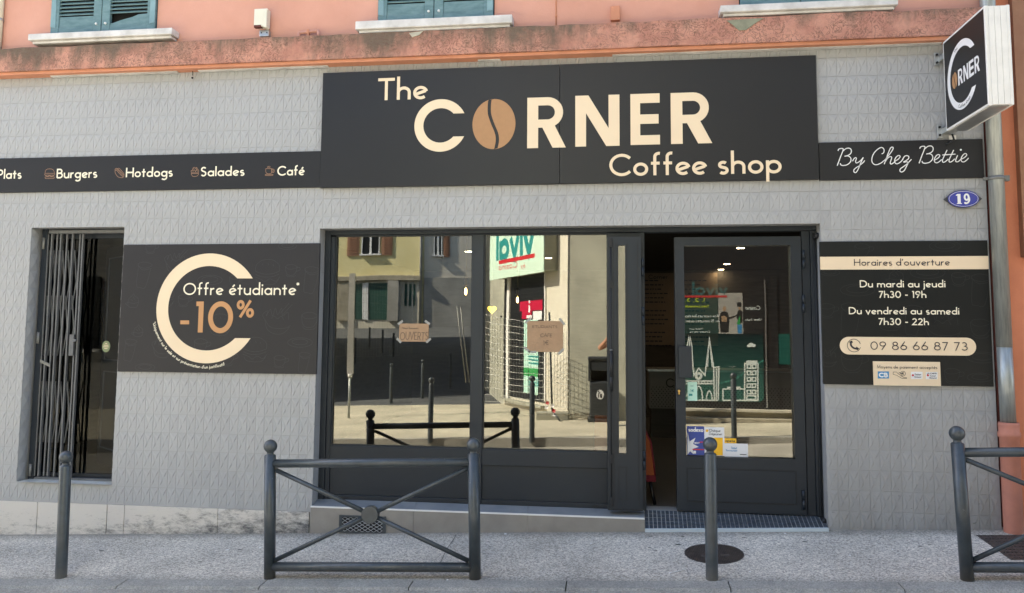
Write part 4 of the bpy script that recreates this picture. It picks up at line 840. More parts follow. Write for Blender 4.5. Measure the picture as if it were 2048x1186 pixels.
# student offer panel
r = (at(241,620,MY).x, at(636,620,MY).x, at(430,745.7,MY).z, at(430,488,MY).z)
r = (OL[1]+.012, r[1], r[2], r[3])
of = panel('offer_panel', 'black panel with a big cream ring and orange discount, right of the gated doorway', 'panel', r, MY, 'print_black')
doodles(of, fm, r, 'doodle', [(d_cream,267,603,14),(d_bowl,352,525,22),(d_burger,535,545,26),(d_cup,583,540,13),(d_glass,625,560,24),(d_burger,330,595,20),(d_cup,368,600,13),(d_cream,277,663,12),(d_glass,290,550,24),(d_bowl,555,640,27),(d_cup,620,640,18),(d_burger,510,700,25),(d_cup,560,722,13),(d_glass,610,725,18),(d_cup,402,690,15),(d_bowl,325,695,20),(d_plate,420,560,25),(d_cup,455,715,16),(d_cup,302,495,12),(d_plate,600,685,24),(d_glass,262,700,20),(d_plate,575,492,18),(d_burger,440,650,22),(d_plate,290,735,20),(d_cup,470,560,12)])
Rr = (at(420,506.9,MY).z-at(420,726.8,MY).z)/2; cz = (at(420,506.9,MY).z+at(420,726.8,MY).z)/2; xl = at(313,616.8,MY).x; th = at(336.6,617,MY).x-at(313,617,MY).x
cut = (at(490,558.4,MY).z-at(490,677.9,MY).z)/2; sxc = 1.0; cxc = xl+Rr
build(ring_c(fm, cxc, cz, Rr, Rr-th, cut), 'letter_c', 'cream', of)
ptext(of, fm, MY, 'Offre étudiante', 366, 590.4, 591.9, 589.6, 24, .12, 'cream_light')
p = fm.inv(at(596,568,MY)); g = G()
for k in range(3): a = R_(90+60*k); ribbon(g, fm, [(p[0]-.013*math.cos(a),p[1]-.013*math.sin(a)),(p[0]+.013*math.cos(a),p[1]+.013*math.sin(a))], .0065, .002+k*.0001)
build(g, 'asterisk', 'cream_light', of)
def rect_px(fr, Y, u0, u1, v0, v1): return [fr.inv(at(u0,v1,Y)), fr.inv(at(u1,v1,Y)), fr.inv(at(u1,v0,Y)), fr.inv(at(u0,v0,Y))]
g = G(); flat(g, fm, rect_px(fm, MY, 360.9,378.4,640.8,648.5), .0015); a, b = fm.inv(at(405.4,665,MY)), fm.inv(at(405.4,603,MY)); w_ = .043; xg = a[0]
flat(g, fm, [(xg-w_,a[1]),(xg,a[1]),(xg,b[1]),(xg-w_,b[1])], .0015); flat(g, fm, [(xg-w_-.022,b[1]-.038),(xg-w_,b[1]-.038),(xg-w_,b[1]),(xg-w_-.022,b[1])], .0016)
c = fm.inv(at(441.3,634.5,MY)); rx = (at(466,634,MY).x-at(416.5,634,MY).x)/2-.02; rz = (at(441,602.7,MY).z-at(441,666,MY).z)/2-.02
ribbon(g, fm, ell(c[0],c[1],rx,rz,0,360,48), .042, .0015); build(g, 'discount_figure', 'tan_bright', of)
ptext(of, fm, MY, '%', 473, 634.5, 507.5, 634.5, 33.5, .17, 'tan_bright', name='percent_sign')
# small line of lettering that follows the ring
def arc_text(par, fr, t, cx, cz, rad, a0, a1, h, w, m, outward=True, rs=1, d=.0015):
    g = G(); tw_ = text_width(t); x = 0; i = 0
    for ch in t:
        ad, sts = GL[ch]
        for s_ in sts:
            pts = []
            for px_, py in s_:
                a = R_(a0+(a1-a0)*(x+px_)/tw_); rr = rad-py*h if outward else rad+py*h
                pts.append((cx+rr*math.cos(a), cz+rr*math.sin(a)))
            ribbon(g, fr, pts, w*h, d+(i%7)*.00012); i += 1
        x += ad+GAP
    build(g, 'curved_lettering', m, par)
arc_text(of, fm, "*Uniquement sur le salé et sur présentation d'un justificatif", cxc, cz, Rr+.042, 194, 290, .025, .15, 'cream_light')

# opening hours panel
r = (at(1643,620,MY).x, at(1981,620,MY).x, at(1820,770.8,MY).z, at(1810,482,MY).z)
hp = panel('opening_hours_panel', 'black opening hours panel with a cream title band and phone number, right of the door', 'panel', r, MY, 'print_black_hours')
doodles(hp, fm, r, 'doodle_hours', [(d_cream,1793,555,15),(d_plate,1855,545,28),(d_cup,1918,557,13),(d_glass,1965,580,26),(d_cup,1655,620,14),(d_plate,1715,580,28),(d_glass,1705,640,28),(d_bowl,1885,650,30),(d_cup,1962,655,18),(d_cup,1705,722,20),(d_cup,1905,750,14),(d_plate,1965,715,25),(d_glass,1830,640,24),(d_bowl,1655,715,16),(d_plate,1660,545,16),(d_burger,1780,640,20),(d_plate,1890,492,25),(d_cup,1725,500,14),(d_plate,1960,755,20)], .002)
za, zb_ = at(1810,538.8,MY).z, at(1810,512.8,MY).z
build(G().box(r[0]-.001, r[1]+.001, MY-.0008, MY, za, zb_), 'title_band', 'cream', hp)
fh = FS(MY-.0008)
ptext(hp, fh, MY, "Horaires d'ouverture", 1707.7, 531.6, 1899.6, 530.8, 13.5, .125, 'ink')
ptext(hp, fm, MY, 'Du mardi au jeudi', 1719.5, 574.6, 1890.8, 574.6, 14, .15, 'cream_light')
ptext(hp, fm, MY, '7h30 - 19h', 1757.3, 595.6, 1852.7, 595.8, 13.5, .16, 'cream_light')
ptext(hp, fm, MY, 'Du vendredi au samedi', 1697.6, 628.4, 1918.5, 628.9, 14, .15, 'cream_light')
ptext(hp, fm, MY, '7h30 - 22h', 1756.6, 649.8, 1857.8, 650.3, 13.5, .16, 'cream_light')
xa, xb_ = at(1679.4,692,MY).x, at(1952.2,692,MY).x; zc_ = at(1815,692.3,MY).z; rr = (at(1815,674.5,MY).z-at(1815,710.1,MY).z)/2
g = G(); pts = ell(xb_-rr,zc_,rr,rr,-90,90,14)+ell(xa+rr,zc_,rr,rr,90,270,14); flat(g, fm, pts, .001); build(g, 'phone_pill', 'cream', hp)
fh2 = FS(MY-.001)
ptext(hp, fh2, MY, '09 86 66 87 73', 1740.4, 700.2, 1936, 701, 17, .105, 'ink')
c = fh2.inv(at(1707.7,691,MY)); g = G(); ribbon(g, fh2, ell(c[0],c[1],.047,.047,15,345), .004, .0015)
ribbon(g, fh2, smooth_path([(c[0]-.02,c[1]+.026),(c[0]-.021,c[1]+.002),(c[0]-.003,c[1]-.018),(c[0]+.023,c[1]-.025)]), .013, .0017); ribbon(g, fh2, [(c[0]-.03,c[1]+.02),(c[0]-.01,c[1]+.03)], .016, .0019); ribbon(g, fh2, [(c[0]+.014,c[1]-.014),(c[0]+.03,c[1]-.028)], .016, .0021)
build(g, 'phone_icon', 'ink', hp)
PY = MY-.006; pr_ = (at(1746.5,740,PY).x, at(1881,745,PY).x, at(1815,771.5,PY).z, at(1812,723.2,PY).z)
pp = build(G().box(*pr_[:2], PY, MY-.0005, *pr_[2:]), 'payment_plate', 'cream', hp)
fp = FS(PY)
ptext(hp, fp, PY, 'Moyens de paiement acceptés', 1754, 736.8, 1874.5, 737.8, 6.2, .12, 'ink')
def card(u0, u1, v0, v1, m): g = G(); flat(g, fp, rect_px(fp, PY, u0, u1, v0, v1), .0012); return build(g, 'payment_card', m, hp)
card(1755.5,1777.8,742.8,757,'sky_blue'); fp2 = FS(PY-.0013); ptext(hp, fp2, PY, 'CB', 1758, 754, 1775, 754, 8, .3, 'white')
card(1822,1845,743.5,758,'white'); card(1851.5,1875,744,758.5,'white')
ptext(hp, fp2, PY, 'Ticket', 1829, 750.5, 1842, 750.5, 3.2, .2, 'ink'); ptext(hp, fp2, PY, 'Restaurant', 1829, 755, 1842, 755, 2.6, .2, 'ink')
ptext(hp, fp2, PY, 'LA CARTE', 1854, 748.2, 1873, 748.2, 2.8, .22, 'ink'); ptext(hp, fp2, PY, 'Ticket', 1859, 753, 1872, 753, 3, .2, 'ink'); ptext(hp, fp2, PY, 'Restaurant', 1859, 757, 1873, 757, 2.6, .2, 'ink')
g = G()
for u in (1825.5,1855.5): flat(g, fp2, ell(*fp2.inv(at(u,750.5,PY)),.0075,.0075)[:-1], .0015)
build(g, 'card_dot', 'red', hp)
g = G(); o7 = (1620,460)
for s_ in ([(493,842),(512,842),(530,858),(555,874),(572,875),(572,880),(545,880),(515,862),(493,856),(493,842)],[(525,842),(545,855)]): ribbon(g, fp, [fp.inv(at(o7[0]+a/2.965,o7[1]+b/2.965,PY)) for a, b in s_], .0028, .0015)
ribbon(g, fp, ell(*fp.inv(at(1806,747,PY)),.017,.017), .0028, .0015); build(g, 'hand_icon', 'ink', hp)
ptext(hp, fp, PY, '€', 1803, 749.6, 1809, 749.6, 5.5, .16, 'ink')

# house number plate
c = at(1926.5,397.8,-.03)
nb = thing('house_number_plate', 'oval blue enamel house number plate with white 19 on the tiles', 'plate', (c.x,-.03,c.z))
fn_ = Fr((c.x,-.03,c.z),(1,0,0)); rx, rz = .108, .063
def oval(rx, rz, y0, y1, m, name): g = G(); g.prism([(c.x+a,y0,c.z+b) for a, b in ell(0,0,rx,rz,0,360,40)[:-1]], (0,y1-y0,0)); return build(g, name, m, nb)
g = G(); g.prism([(c.x+a,-.026,c.z+b) for a, b in ((-.133,0),(-.12,-.012),(-.095,-.03),(.095,-.03),(.12,-.012),(.133,0),(.12,.012),(.095,.03),(-.095,.03),(-.12,.012))], (0,.01,0)); build(g, 'mounting_ears', 'plate_back', nb)
oval(rx+.004, rz+.004, -.030, -.022, 'plate_back', 'rim'); oval(rx, rz, -.034, -.0302, 'cobalt', 'enamel_face')
f19 = FS(-.0343); f19.O = Vector((c.x,-.0343,c.z))
g = G(); ribbon(g, f19, ell(0,0,rx-.007,rz-.007,0,360,40), .0022, .0004)
flat(g, f19, [(-.042,-.036),(-.02,-.036),(-.02,.037),(-.031,.037),(-.042,.037)], .0006)
flat(g, f19, [(-.048,-.038),(-.012,-.038),(-.012,-.032),(-.048,-.032)], .0008); flat(g, f19, [(-.052,.022),(-.041,.026),(-.041,.037),(-.052,.030)], .0009)
ribbon(g, f19, ell(.022,.012,.014,.021,0,360,24), .013, .0006); ribbon(g, f19, smooth_path([(.038,.012),(.040,-.01),(.030,-.028),(.014,-.034),(.006,-.026)]), .012, .0008)
build(g, 'numerals', 'white', nb)

# projecting light-box sign
bx = at(1892.9,261.8,-.10).x
pT0, pT1, pB0, pB1 = atx(1885.3,87.3,bx), atx(1967.5,9.6,bx), atx(1892.9,261.8,bx), atx(1978.9,211.2,bx)
yb_, yf_ = (pT0.y+pB0.y)/2, (pT1.y+pB1.y)/2; bz0_, bz1_ = (pB0.z+pB1.z)/2, (pT0.z+pT1.z)/2
bw = at(2029,210.5,yf_).x-bx
print('boxsign', bx, yb_, yf_, bz0_, bz1_, bw)
ps = thing('projecting_sign', 'white framed light box sign projecting over the pavement with a black face and cream C', 'sign', (bx+bw/2,-.05,bz0_))
build(G().box(bx+.006, bx+bw-.006, yf_+.006, yb_-.006, bz0_+.006, bz1_-.006), 'casing', 'white_glossy', ps)
g = G(); e = .022
for X_ in (bx, bx+bw-e):
    g.box(X_, X_+e, yf_, yf_+e, bz0_, bz1_); g.box(X_, X_+e, yb_-e, yb_, bz0_, bz1_); g.box(X_, X_+e, yf_+e, yb_-e, bz0_, bz0_+e); g.box(X_, X_+e, yf_+e, yb_-e, bz1_-e, bz1_)
build(g, 'edge_frame', 'white_glossy', ps, bev=.003)
w3 = (bw-2*e)/3
for k in range(3): build(G().box(bx+e+.0008+k*w3, bx+e+w3-.0008+k*w3, yf_-.001, yf_+.005, bz0_+.004, bz1_-.004), 'side_strip', 'white_glossy', ps, bev=.002)
build(G().box(bx+e, bx+bw-e, yf_+e, yb_-.002, bz0_-.001, bz0_+.005), 'underside', 'alu', ps)
build(G().box(bx-.0015, bx+.004, yf_+.016, yb_-.016, bz0_+.016, bz1_-.016), 'face', 'sign_black', ps)
fb = Fr((bx-.0017,0,0),(0,-1,0)); ivx = lambda u, v: fb.inv(atx(u,v,bx))
L8 = lambda x, y: ivx(1860+x/3.953, y/3.953)
lft = L8(140,640); tp = L8(280,290); bt = L8(245,873); Rz = (tp[1]-bt[1])/2; ccz = (tp[1]+bt[1])/2
ccx = (tp[0]+bt[0])/2+.01; Ry_ = ccx-lft[0]
tipT, tipB = L8(359,352), L8(372,668)
ct = (tipT[1]-tipB[1])/2
build(ring_c(fb, lft[0]+Rz, ccz, Rz, Rz*.80, ct, 1.0, .001), 'letter_c', 'white', ps)
ppn = L8(198,628); 
bean(fb, lft[0]+Rz*.50, ccz-.005, Rz*.18, Rz*.24, .008, ps, 'tan', .0012)
xA, xB = lft[0]+Rz*.72, lft[0]+Rz*2.12; hh = Rz*.46; ww = (xB-xA)/4
for k, (f_) in enumerate((letter_R, letter_N, letter_E, letter_R)): f_(fb, xA+k*ww+ww*.06, xA+(k+1)*ww-ww*.08, ccz-hh*.55, ccz+hh*.45, ps, 'white', .0014)
arc_text(ps, Fr((bx-.0027,0,0),(0,-1,0)), 'The', lft[0]+Rz, ccz, Rz*.86, 118, 104, Rz*.08, .14, 'ink', outward=False)
arc_text(ps, Fr((bx-.0027,0,0),(0,-1,0)), 'Coffee shop', lft[0]+Rz, ccz, Rz*.94, 250, 300, Rz*.09, .14, 'ink')
for v in (100, 262):
    p = at(1880,v,-.02); z = bz1_-.10 if v < 200 else bz0_+.02
    build(G().box(bx-.035, bx+.0, -.03, -.012, z-.05, z+.05), 'mounting_bracket', 'alu', ps, bev=.002)
    build(G().box(bx-.002, bx+bw*.5, yb_-.002, -.012, z-.02, z+.02), 'bracket_arm', 'alu', ps)
    g = G()
    for dz in (-.03,.03): g.tube((bx-.02,-.04,z+dz),(bx-.02,-.028,z+dz),.009,6)
    build(g, 'bracket_bolt', 'rubber', ps, kind='stuff')
g = G(); g.pipe([(bx+.06,-.05,bz0_-.01),(bx+.07,-.05,bz0_-.05),(bx+.04,-.04,bz0_-.075),(bx+.02,-.03,bz0_-.08)],.007,8); build(g, 'power_cable', 'rubber', ps)
build(G().box(bx+.05,bx+.1,-.018,-.012,bz0_-.09,bz0_-.01), 'cover_plate', 'white_trim', ps)
# ================================================================== STREET FURNITURE IN FRONT
YB = -.965
def bollard(name, label, x, y, h=.865, group=None, cat='bollard'):
    z = gz(x,y) if y > -2 else gop(x,y); t = thing(name, label, cat, (x,y,z), 0, group)
    fill_bollard(t, h); return t
def fill_bollard(t, h):
    r = .0385; c = (0,0,0)
    build(G().lathe([(r,-.05),(r,h-.105),(r-.004,h-.098),(.024,h-.094),(.022,h-.08),(.03,h-.072)], c, 24), 'post', 'anthracite_post', t, local=True)
    build(G().sphere((0,0,h-.042),.0455,24), 'ball', 'anthracite_post', t, local=True)
p = at(123,1155,YB); b1 = bollard('bollard', 'single grey bollard in front of the gated side doorway', at(122,1155,YB).x, YB, .865, 'bollards beside the kerbs')
p = at(1424,1157,YB); b2 = bollard('bollard', 'single grey bollard in front of the glazed shop door beside the manhole cover', p.x, YB, .875, 'bollards beside the kerbs')
b1.rotation_euler.y = R_(-.9)
def barrier():
    A, B = at(539.5,1157,YB), at(950.5,1157,YB); t = thing('pavement_barrier', 'complete grey tubular barrier with crossed bars in front of the shop window', 'barrier', (A.x,YB,gz(A.x,YB)), 0, 'tubular barriers along the kerb')
    ta, tb = at(541,892.5,YB), at(947,889.5,YB)
    for P, T in ((A,ta),(B,tb)):
        zt_ = T.z; g = G(); r = .0385
        g.tube((P.x,YB,gz(P.x,YB)-.03),(T.x,YB,zt_-.064),r,24); g.lathe([(r,0),(r-.004,.006),(.024,.010),(.022,.022),(.03,.03)],(T.x,YB,zt_-.064),24); po = build(g, 'post', 'anthracite_post', t)
        build(G().sphere((T.x,YB,zt_),.0455,24), 'ball', 'anthracite_post', po)
    z1, z2 = at(541,927,YB).z, at(950,924.5,YB).z; z3, z4 = at(541,1133.5,YB).z, at(950,1135,YB).z; xa, xb = at(541,1000,YB).x, at(948,1000,YB).x
    build(G().tube((xa,YB,z1),(xb,YB,z2),.0285,20), 'rail', 'anthracite_post', t); build(G().tube((xa,YB,z3),(xb,YB,z4),.031,20), 'rail', 'anthracite_post', t)
    c = at(741,1029,YB); 
    for q in (at(552,940,YB), at(938,935,YB), at(549,1121,YB), at(938,1122,YB)): build(G().tube((c.x,YB,c.z),(q.x,YB,q.z),.0152,14), 'cross_bar', 'anthracite_post', t)
    build(G().tube((c.x,YB-.024,c.z),(c.x,YB+.024,c.z),.0575,28), 'centre_disc', 'anthracite_post', t, bev=.003)
    return t
br = barrier()
b3 = copy_tree(br); p = at(1935,1158,YB); b3.location = (p.x, YB, gz(p.x,YB)); b3.rotation_euler.y = 0; b3['label'] = 'grey tubular barrier cut off by the right edge, near the drainpipe'
# manhole cover with a ribbed top
def onG(u, v, dz=0):
    d = M@np.array([(u-CX)/F, 1, -(v-CY)/F]); k = (0.1226+dz,0.04245,0.0679); t = (k[0]-CAM[2]+k[1]*CAM[0]+k[2]*CAM[1])/(d[2]-k[1]*d[0]-k[2]*d[1]); return Vector(CAM+t*d)
c = onG(1428,1107.5); rxm = (onG(1487,1107).x-onG(1368.5,1107).x)/2
mh = thing('manhole_cover', 'round rusty brown cast iron manhole cover in the pavement behind the door bollard', 'manhole cover', c)
def disc(r, d0, d1, n=40, cc=c): g = G(); g.prism([(cc.x+r*math.cos(a), cc.y+r*math.sin(a), gz(cc.x+r*math.cos(a),cc.y+r*math.sin(a))+d0) for a in [2*math.pi*i/n for i in range(n)]], (0,0,d1-d0)); return g
build(disc(rxm,-.02,.002), 'plate', 'cast_iron', mh)
g = G(); n_ = 17
for i in range(-n_, n_+1):
    for k in range(-n_, n_+1):
        X_, Y_ = i*rxm/n_*.98, k*rxm/n_*.98
        if math.hypot(X_,Y_) < rxm*.93 and math.hypot(X_-.07,Y_+.03) > .03 and math.hypot(X_+.06,Y_+.05) > .03: x_, y_ = c.x+X_, c.y+Y_; z_ = gz(x_,y_); s_ = rxm/n_*.30; g.box(x_-s_,x_+s_,y_-s_,y_+s_,z_+.001,z_+.0055)
build(g, 'tread_studs', 'cast_iron', mh, kind='stuff')
g = G()
n=40; P=[]
for i in range(n+1):
    a = 2*math.pi*i/n
    for r in (rxm, rxm*.96): x_, y_ = c.x+r*math.cos(a), c.y+r*math.sin(a); P.append((x_,y_,gz(x_,y_)+.0055))
g.add(P, [(2*i,2*i+2,2*i+3,2*i+1) for i in range(n)])
build(g, 'rim', 'cast_iron', mh)
for dx, dy in ((.07,-.03),(-.06,-.05)):
    g = G(); g.lathe([(.014,.0),(.022,.002),(.024,.0055),(.03,.0055),(.031,.001)], (c.x+dx,c.y+dy,gz(c.x+dx,c.y+dy)), 20); build(g, 'key_hole', 'cast_iron', mh)
q0, q1 = onG(1951.7,1070.5), onG(2015,1120)
cc_ = thing('chamber_cover', 'rectangular brown cast iron chamber cover behind the barrier at the right edge', 'chamber cover', ((q0.x+q1.x)/2+.3,(q0.y+q1.y)/2,gz(q0.x,q0.y)))
qs = [(q0.x,q0.y),(q1.x+.02,q1.y),(q1.x+.9,q1.y),(q0.x+.9,q0.y)]
g = G(); g.prism([(a,b,gz(a,b)-.02) for a, b in qs], (0,0,.0225)); build(g, 'plate', 'cast_iron', cc_)
g = G(); ny = 9; nx_ = 34
for k in range(ny):
    for i in range(nx_):
        t_ = (k+.5)/ny; xa = q0.x+(q1.x+.02-q0.x)*t_+.02; y_ = q0.y+(q1.y-q0.y)*t_; x_ = xa+.025*i+(.012 if k%2 else 0); z_ = gz(x_,y_); w_, h_ = (.009,.004) if (i+k)%2 else (.004,.009)
        if x_ < xa+.86: g.box(x_-w_,x_+w_,y_-h_,y_+h_,z_+.001,z_+.007)
build(g, 'tread_studs', 'cast_iron', cc_, kind='stuff')
# vent in the step riser
p, q = at(679.3,1029.5,SY), at(771.6,1069,SY); vt = thing('vent_grille', 'dark rectangular mesh vent grille set in the step behind the barrier', 'vent', ((p.x+q.x)/2, SY-.01, q.z))
o0, o1, o2, o3 = p.x, q.x, q.z+.002, p.z; i0, i1, i2, i3 = at(685,1035,SY).x, at(766,1035,SY).x, at(725,1063.2,SY).z, at(725,1035,SY).z
build(holes_wall(o0,o1,o2,o3,[(i0,i1,i2,i3)],SY-.012,SY-.001), 'frame', 'anthracite_post', vt, bev=.006)
build(G().box(i0,i1,SY-.003,SY-.001,i2,i3), 'dark_backing', 'dark_void', vt)
g = G(); nX, nZ = 7, 4; W1, H1 = (i1-i0)/nX, (i3-i2)/nZ
for i in range(nX):
    for k in range(nZ):
        x_, z_ = i0+i*W1, i2+k*H1
        for a, b in (((0,.5),(.5,1)),((.5,1),(1,.5)),((1,.5),(.5,0)),((.5,0),(0,.5))): g.tube((x_+a[0]*W1,SY-.008,z_+a[1]*H1),(x_+b[0]*W1,SY-.008,z_+b[1]*H1),.0019,5,caps=False)
build(g, 'expanded_mesh', 'alu', vt, kind='stuff')
# drainpipe
dpx = at(1997.7,460,-.06).x; ez = at(2012,846,-.06).z
dp = thing('drainpipe', 'zinc drainpipe ending in a terracotta coloured foot at the right end of the tiles', 'drainpipe', (dpx,-.06,gz(dpx,0)))
zj = at(2005,694,-.06).z
build(G().tube((dpx,-.06,zj+.0),(dpx-.01,-.06,7.15),.052,24), 'pipe', 'zinc', dp); build(G().tube((dpx+.003,-.06,ez-.02),(dpx,-.06,zj+.03),.0505,24), 'pipe', 'zinc', dp)
zb2 = at(1993,357,-.06).z; build(G().tube((dpx,-.06,zb2-.014),(dpx,-.06,zb2+.014),.0565,24), 'clamp', 'zinc_band', dp); build(G().box(dpx+.05,dpx+.085,-.075,-.04,zb2-.02,zb2+.02), 'clamp_lug', 'zinc_band', dp)
build(G().box(dpx-.09,dpx-.05,-.065,-.05,zb2-.01,zb2+.01), 'clamp_lug', 'zinc_band', dp); build(G().box(dpx-.01,dpx+.01,-.02,.06,zb2-.01,zb2+.01), 'clamp_lug', 'zinc_band', dp)
build(G().lathe([(.053,.0),(.066,0),(.068,-.02),(.066,-.065),(.073,-.07),(.073,-.10),(.063,-.11),(.063,-.5),(.062,-.9)], (dpx+.005,-.06,ez+.005), 24), 'terracotta_foot', 'terracotta', dp)
# fittings on the pink wall
p, q = at(511,20,-.07), at(536,57,-.07); sb = thing('sensor_box', 'small white sensor box on a bracket on the pink wall, right of the left window', 'sensor', ((p.x+q.x)/2,-.05,q.z))
build(G().box(p.x,q.x,-.095,-.03,q.z+.012,p.z), 'housing', 'sensor_cream', sb, bev=.006)
build(G().box(p.x+.004,q.x-.05,-.0965,-.06,q.z+.005,q.z+.024), 'red_window', 'oxblood', sb); build(G().box(q.x-.028,q.x-.002,-.10,-.04,q.z,p.z-.02), 'side_cover', 'sensor_cream', sb, bev=.004)
r_2 = at(525,74,-.03); build(G().box(p.x+.03,q.x-.005,-.045,0,r_2.z,q.z+.0), 'bracket', 'alu', sb, bev=.003)
for xx_ in (p.x+.05, q.x-.02): build(G().tube((xx_,-.05,r_2.z+.03),(xx_,-.045,r_2.z+.03),.005,8), 'bracket_bolt', 'rubber', sb)
p, q = at(1221,12,-.03), at(1240,40,-.03); jb = thing('junction_box', 'small pink painted junction box on the pink wall above the sign', 'junction box', ((p.x+q.x)/2,0,q.z))
build(G().box(p.x,q.x,-.035,0,q.z,p.z), 'cover', 'pink_trim', jb, bev=.005)
for (a, b) in ((p.x+.01,p.z-.01),(q.x-.01,q.z+.01)): build(G().tube((a,-.039,b),(a,-.034,b),.004,8), 'screw', 'pink', jb)
p, q = at(598,66,-.04), at(636,62,-.04); sp2 = thing('pipe_stub', 'short pink painted pipe bend lying on the cornice, right of the sensor box', 'pipe', (p.x,-.04,p.z))
build(G().pipe([(p.x,-.04,ZC1),(p.x,-.04,p.z),(q.x,-.04,q.z),(q.x+.01,-.04,ZC1)],.014,10), 'pipe_bend', 'pink', sp2); xm_ = (p.x+q.x)/2
build(G().box(xm_-.01,xm_+.01,-.055,-.03,ZC1,q.z+.012), 'pipe_clip', 'pink_trim', sp2)
p = at(1,40,-.04); lp = thing('wall_conduit', 'pale vertical conduit on the pink wall at the left edge', 'conduit', (p.x-.02,-.03,ZC1)); build(G().tube((p.x-.02,-.03,ZC1),(p.x-.02,-.03,7.1),.03,14), 'tube', 'white_render', lp)
for zz in (ZC1+.3,): build(G().tube((p.x-.02,-.03,zz-.01),(p.x-.02,-.03,zz+.01),.034,14), 'clip', 'alu', lp)
p = at(1112,30,-.01); cb = thing('wall_cable', 'thin cable running up the pink wall between the second and third windows', 'cable', (p.x,0,ZC1))
build(G().tube((p.x,-.004,ZC1),(p.x,-.004,7.1),.004,6), 'cable', 'pink_trim', cb)
for zz in (ZC1+.12,ZC1+.5): build(G().box(p.x-.008,p.x+.008,-.01,0,zz,zz+.012), 'clip', 'pink_trim', cb)
p = at(384,141,-.05); hk = thing('wire_hook', 'tiny dark hook hanging under the cornice above the menu strip', 'hook', (p.x,-.04,ZC0-.04)); build(G().pipe([(p.x,-.04,ZC0-.03),(p.x,-.04,ZC0-.07)],.003,6).sphere((p.x,-.04,ZC0-.09),.009,8), 'hook', 'rubber', hk)

# ================================================================== SIDE DOORWAY: folding grille, glass door behind it
GYd = .105
fg = thing('folding_gate', 'concertina metal security gate folded open at the left side of the doorway', 'gate', ((OL[0]+at(160,465,GYd).x)/2, GYd, OL[2]))
zt0, zt1 = OL[2]+.03, OL[3]-.045
build(G().box(at(81,600,.1).x-.02, at(89,600,.1).x-.008, .10, .15, OL[2], OL[3]), 'gate_frame', 'anthracite', fg)
bars = [at(u,465,GYd).x for u in (97,106,115,124,134.5,147.5,160.5)]
xo = at(97,465,GYd).x
for i, x_ in enumerate(bars+[bars[-1]+.035]):
    build(G().box(x_-.006,x_+.006,GYd-(.012 if i%2 else .0),GYd+.012,zt0,zt1), 'gate_bar', 'grille', fg)
for i in range(len(bars)-1):
    a, b = bars[i], bars[i+1]; ym_ = GYd+.022
    for z_ in (zt0+.28, zt0+1.02, zt0+1.42):
        for s_ in (0,1):
            x_a, x_b = (a,b) if s_ else (b,a); h_ = .52
            g = G(); g.prism([(x_a-.005,ym_+s_*.005,z_),(x_a+.006,ym_+s_*.005,z_),(x_b+.006,ym_+s_*.005,z_+h_),(x_b-.005,ym_+s_*.005,z_+h_)], (0,.003,0)); build(g, 'lattice_link', 'grille', fg)
build(G().box(at(100,463,GYd).x, OL[1], GYd-.015, GYd+.03, OL[3]-.04, OL[3]-.012), 'top_track', 'grille', fg)
build(G().box(OL[0]+.08, OL[1], GYd-.005, GYd+.03, OL[2]+.005, OL[2]+.022), 'bottom_track', 'grille', fg)
for v in (487, 676, 941):
    p = at(93,v,.1); build(G().tube((bars[0]-.03,GYd-.012,p.z-.05),(bars[0]-.03,GYd-.012,p.z+.05),.012,10), 'hinge', 'zinc_band', fg)
p = at(144,690,GYd-.02); build(G().box(p.x-.02,p.x+.018,GYd-.03,GYd-.012,p.z-.09,p.z+.09).tube((p.x+.03,GYd-.035,p.z+.04),(p.x+.03,GYd-.012,p.z+.04),.012,10), 'lock', 'grille', fg)
p, q = at(80,722,GYd-.02), at(100,731,GYd-.02); g = G(); g.prism([(p.x,GYd-.02,p.z+.015),(p.x,GYd-.02,p.z-.012),(q.x,GYd-.02,q.z-.015),(q.x,GYd-.02,q.z+.012)], (0,.008,0)); build(g, 'latch_arm', 'zinc_band', fg)
DY = .19
sd = thing('side_door', 'dark glazed door behind the folding gate with a round sticker', 'door', ((OL[0]+OL[1])/2, DY, OL[2]))
dxa = at(98,600,DY).x
build(holes_wall(OL[0], OL[1], OL[2]+.002, OL[3], [(dxa, OL[1]-.02, OL[2]+.05, OL[3]-.075)], DY-.02, DY+.03), 'frame', 'anthracite', sd)
g = G(); g.add([(dxa,DY,OL[2]+.05),(OL[1]-.02,DY,OL[2]+.05),(OL[1]-.02,DY,OL[3]-.075),(dxa,DY,OL[3]-.075)], [(0,1,2,3)]); build(g, 'glass_pane', 'side_glass', sd)
# the panelled leaf standing ajar just inside
hx_, hy_ = OL[1]-.03, .26; dirv = Vector((-.80,.60,0)); z0_, z1_ = OL[2]+.05, OL[3]-.10
def leaf_pt(s_, z, off=0): return Vector((hx_,hy_,0))+dirv*s_+Vector((0,0,z))+Vector((-.6,-.8,0))*off
g = G(); g.prism([leaf_pt(0,z0_),leaf_pt(.78,z0_),leaf_pt(.78,z1_),leaf_pt(0,z1_)], (.6*.04,.8*.04,0)); inner = build(g, 'inner_leaf', 'anthracite', sd)
def bar_on_leaf(s0,s1,a,b): g.prism([leaf_pt(s0,a,.001),leaf_pt(s1,a,.001),leaf_pt(s1,b,.001),leaf_pt(s0,b,.001)], Vector((-.6,-.8,0))*.008)
g = G(); 
for s0,s1,a,b in ((.09,.10,z0_+.15,z0_+.85),(.68,.69,z0_+.15,z0_+.85),(.10,.68,z0_+.15,z0_+.16),(.10,.68,z0_+.84,z0_+.85),(.09,.10,z0_+.95,z1_-.1),(.68,.69,z0_+.95,z1_-.1),(.10,.68,z0_+.95,z0_+.96),(.10,.68,z1_-.11,z1_-.1)): bar_on_leaf(s0,s1,a,b)
build(g, 'leaf_moulding', 'grille', inner, kind='stuff')
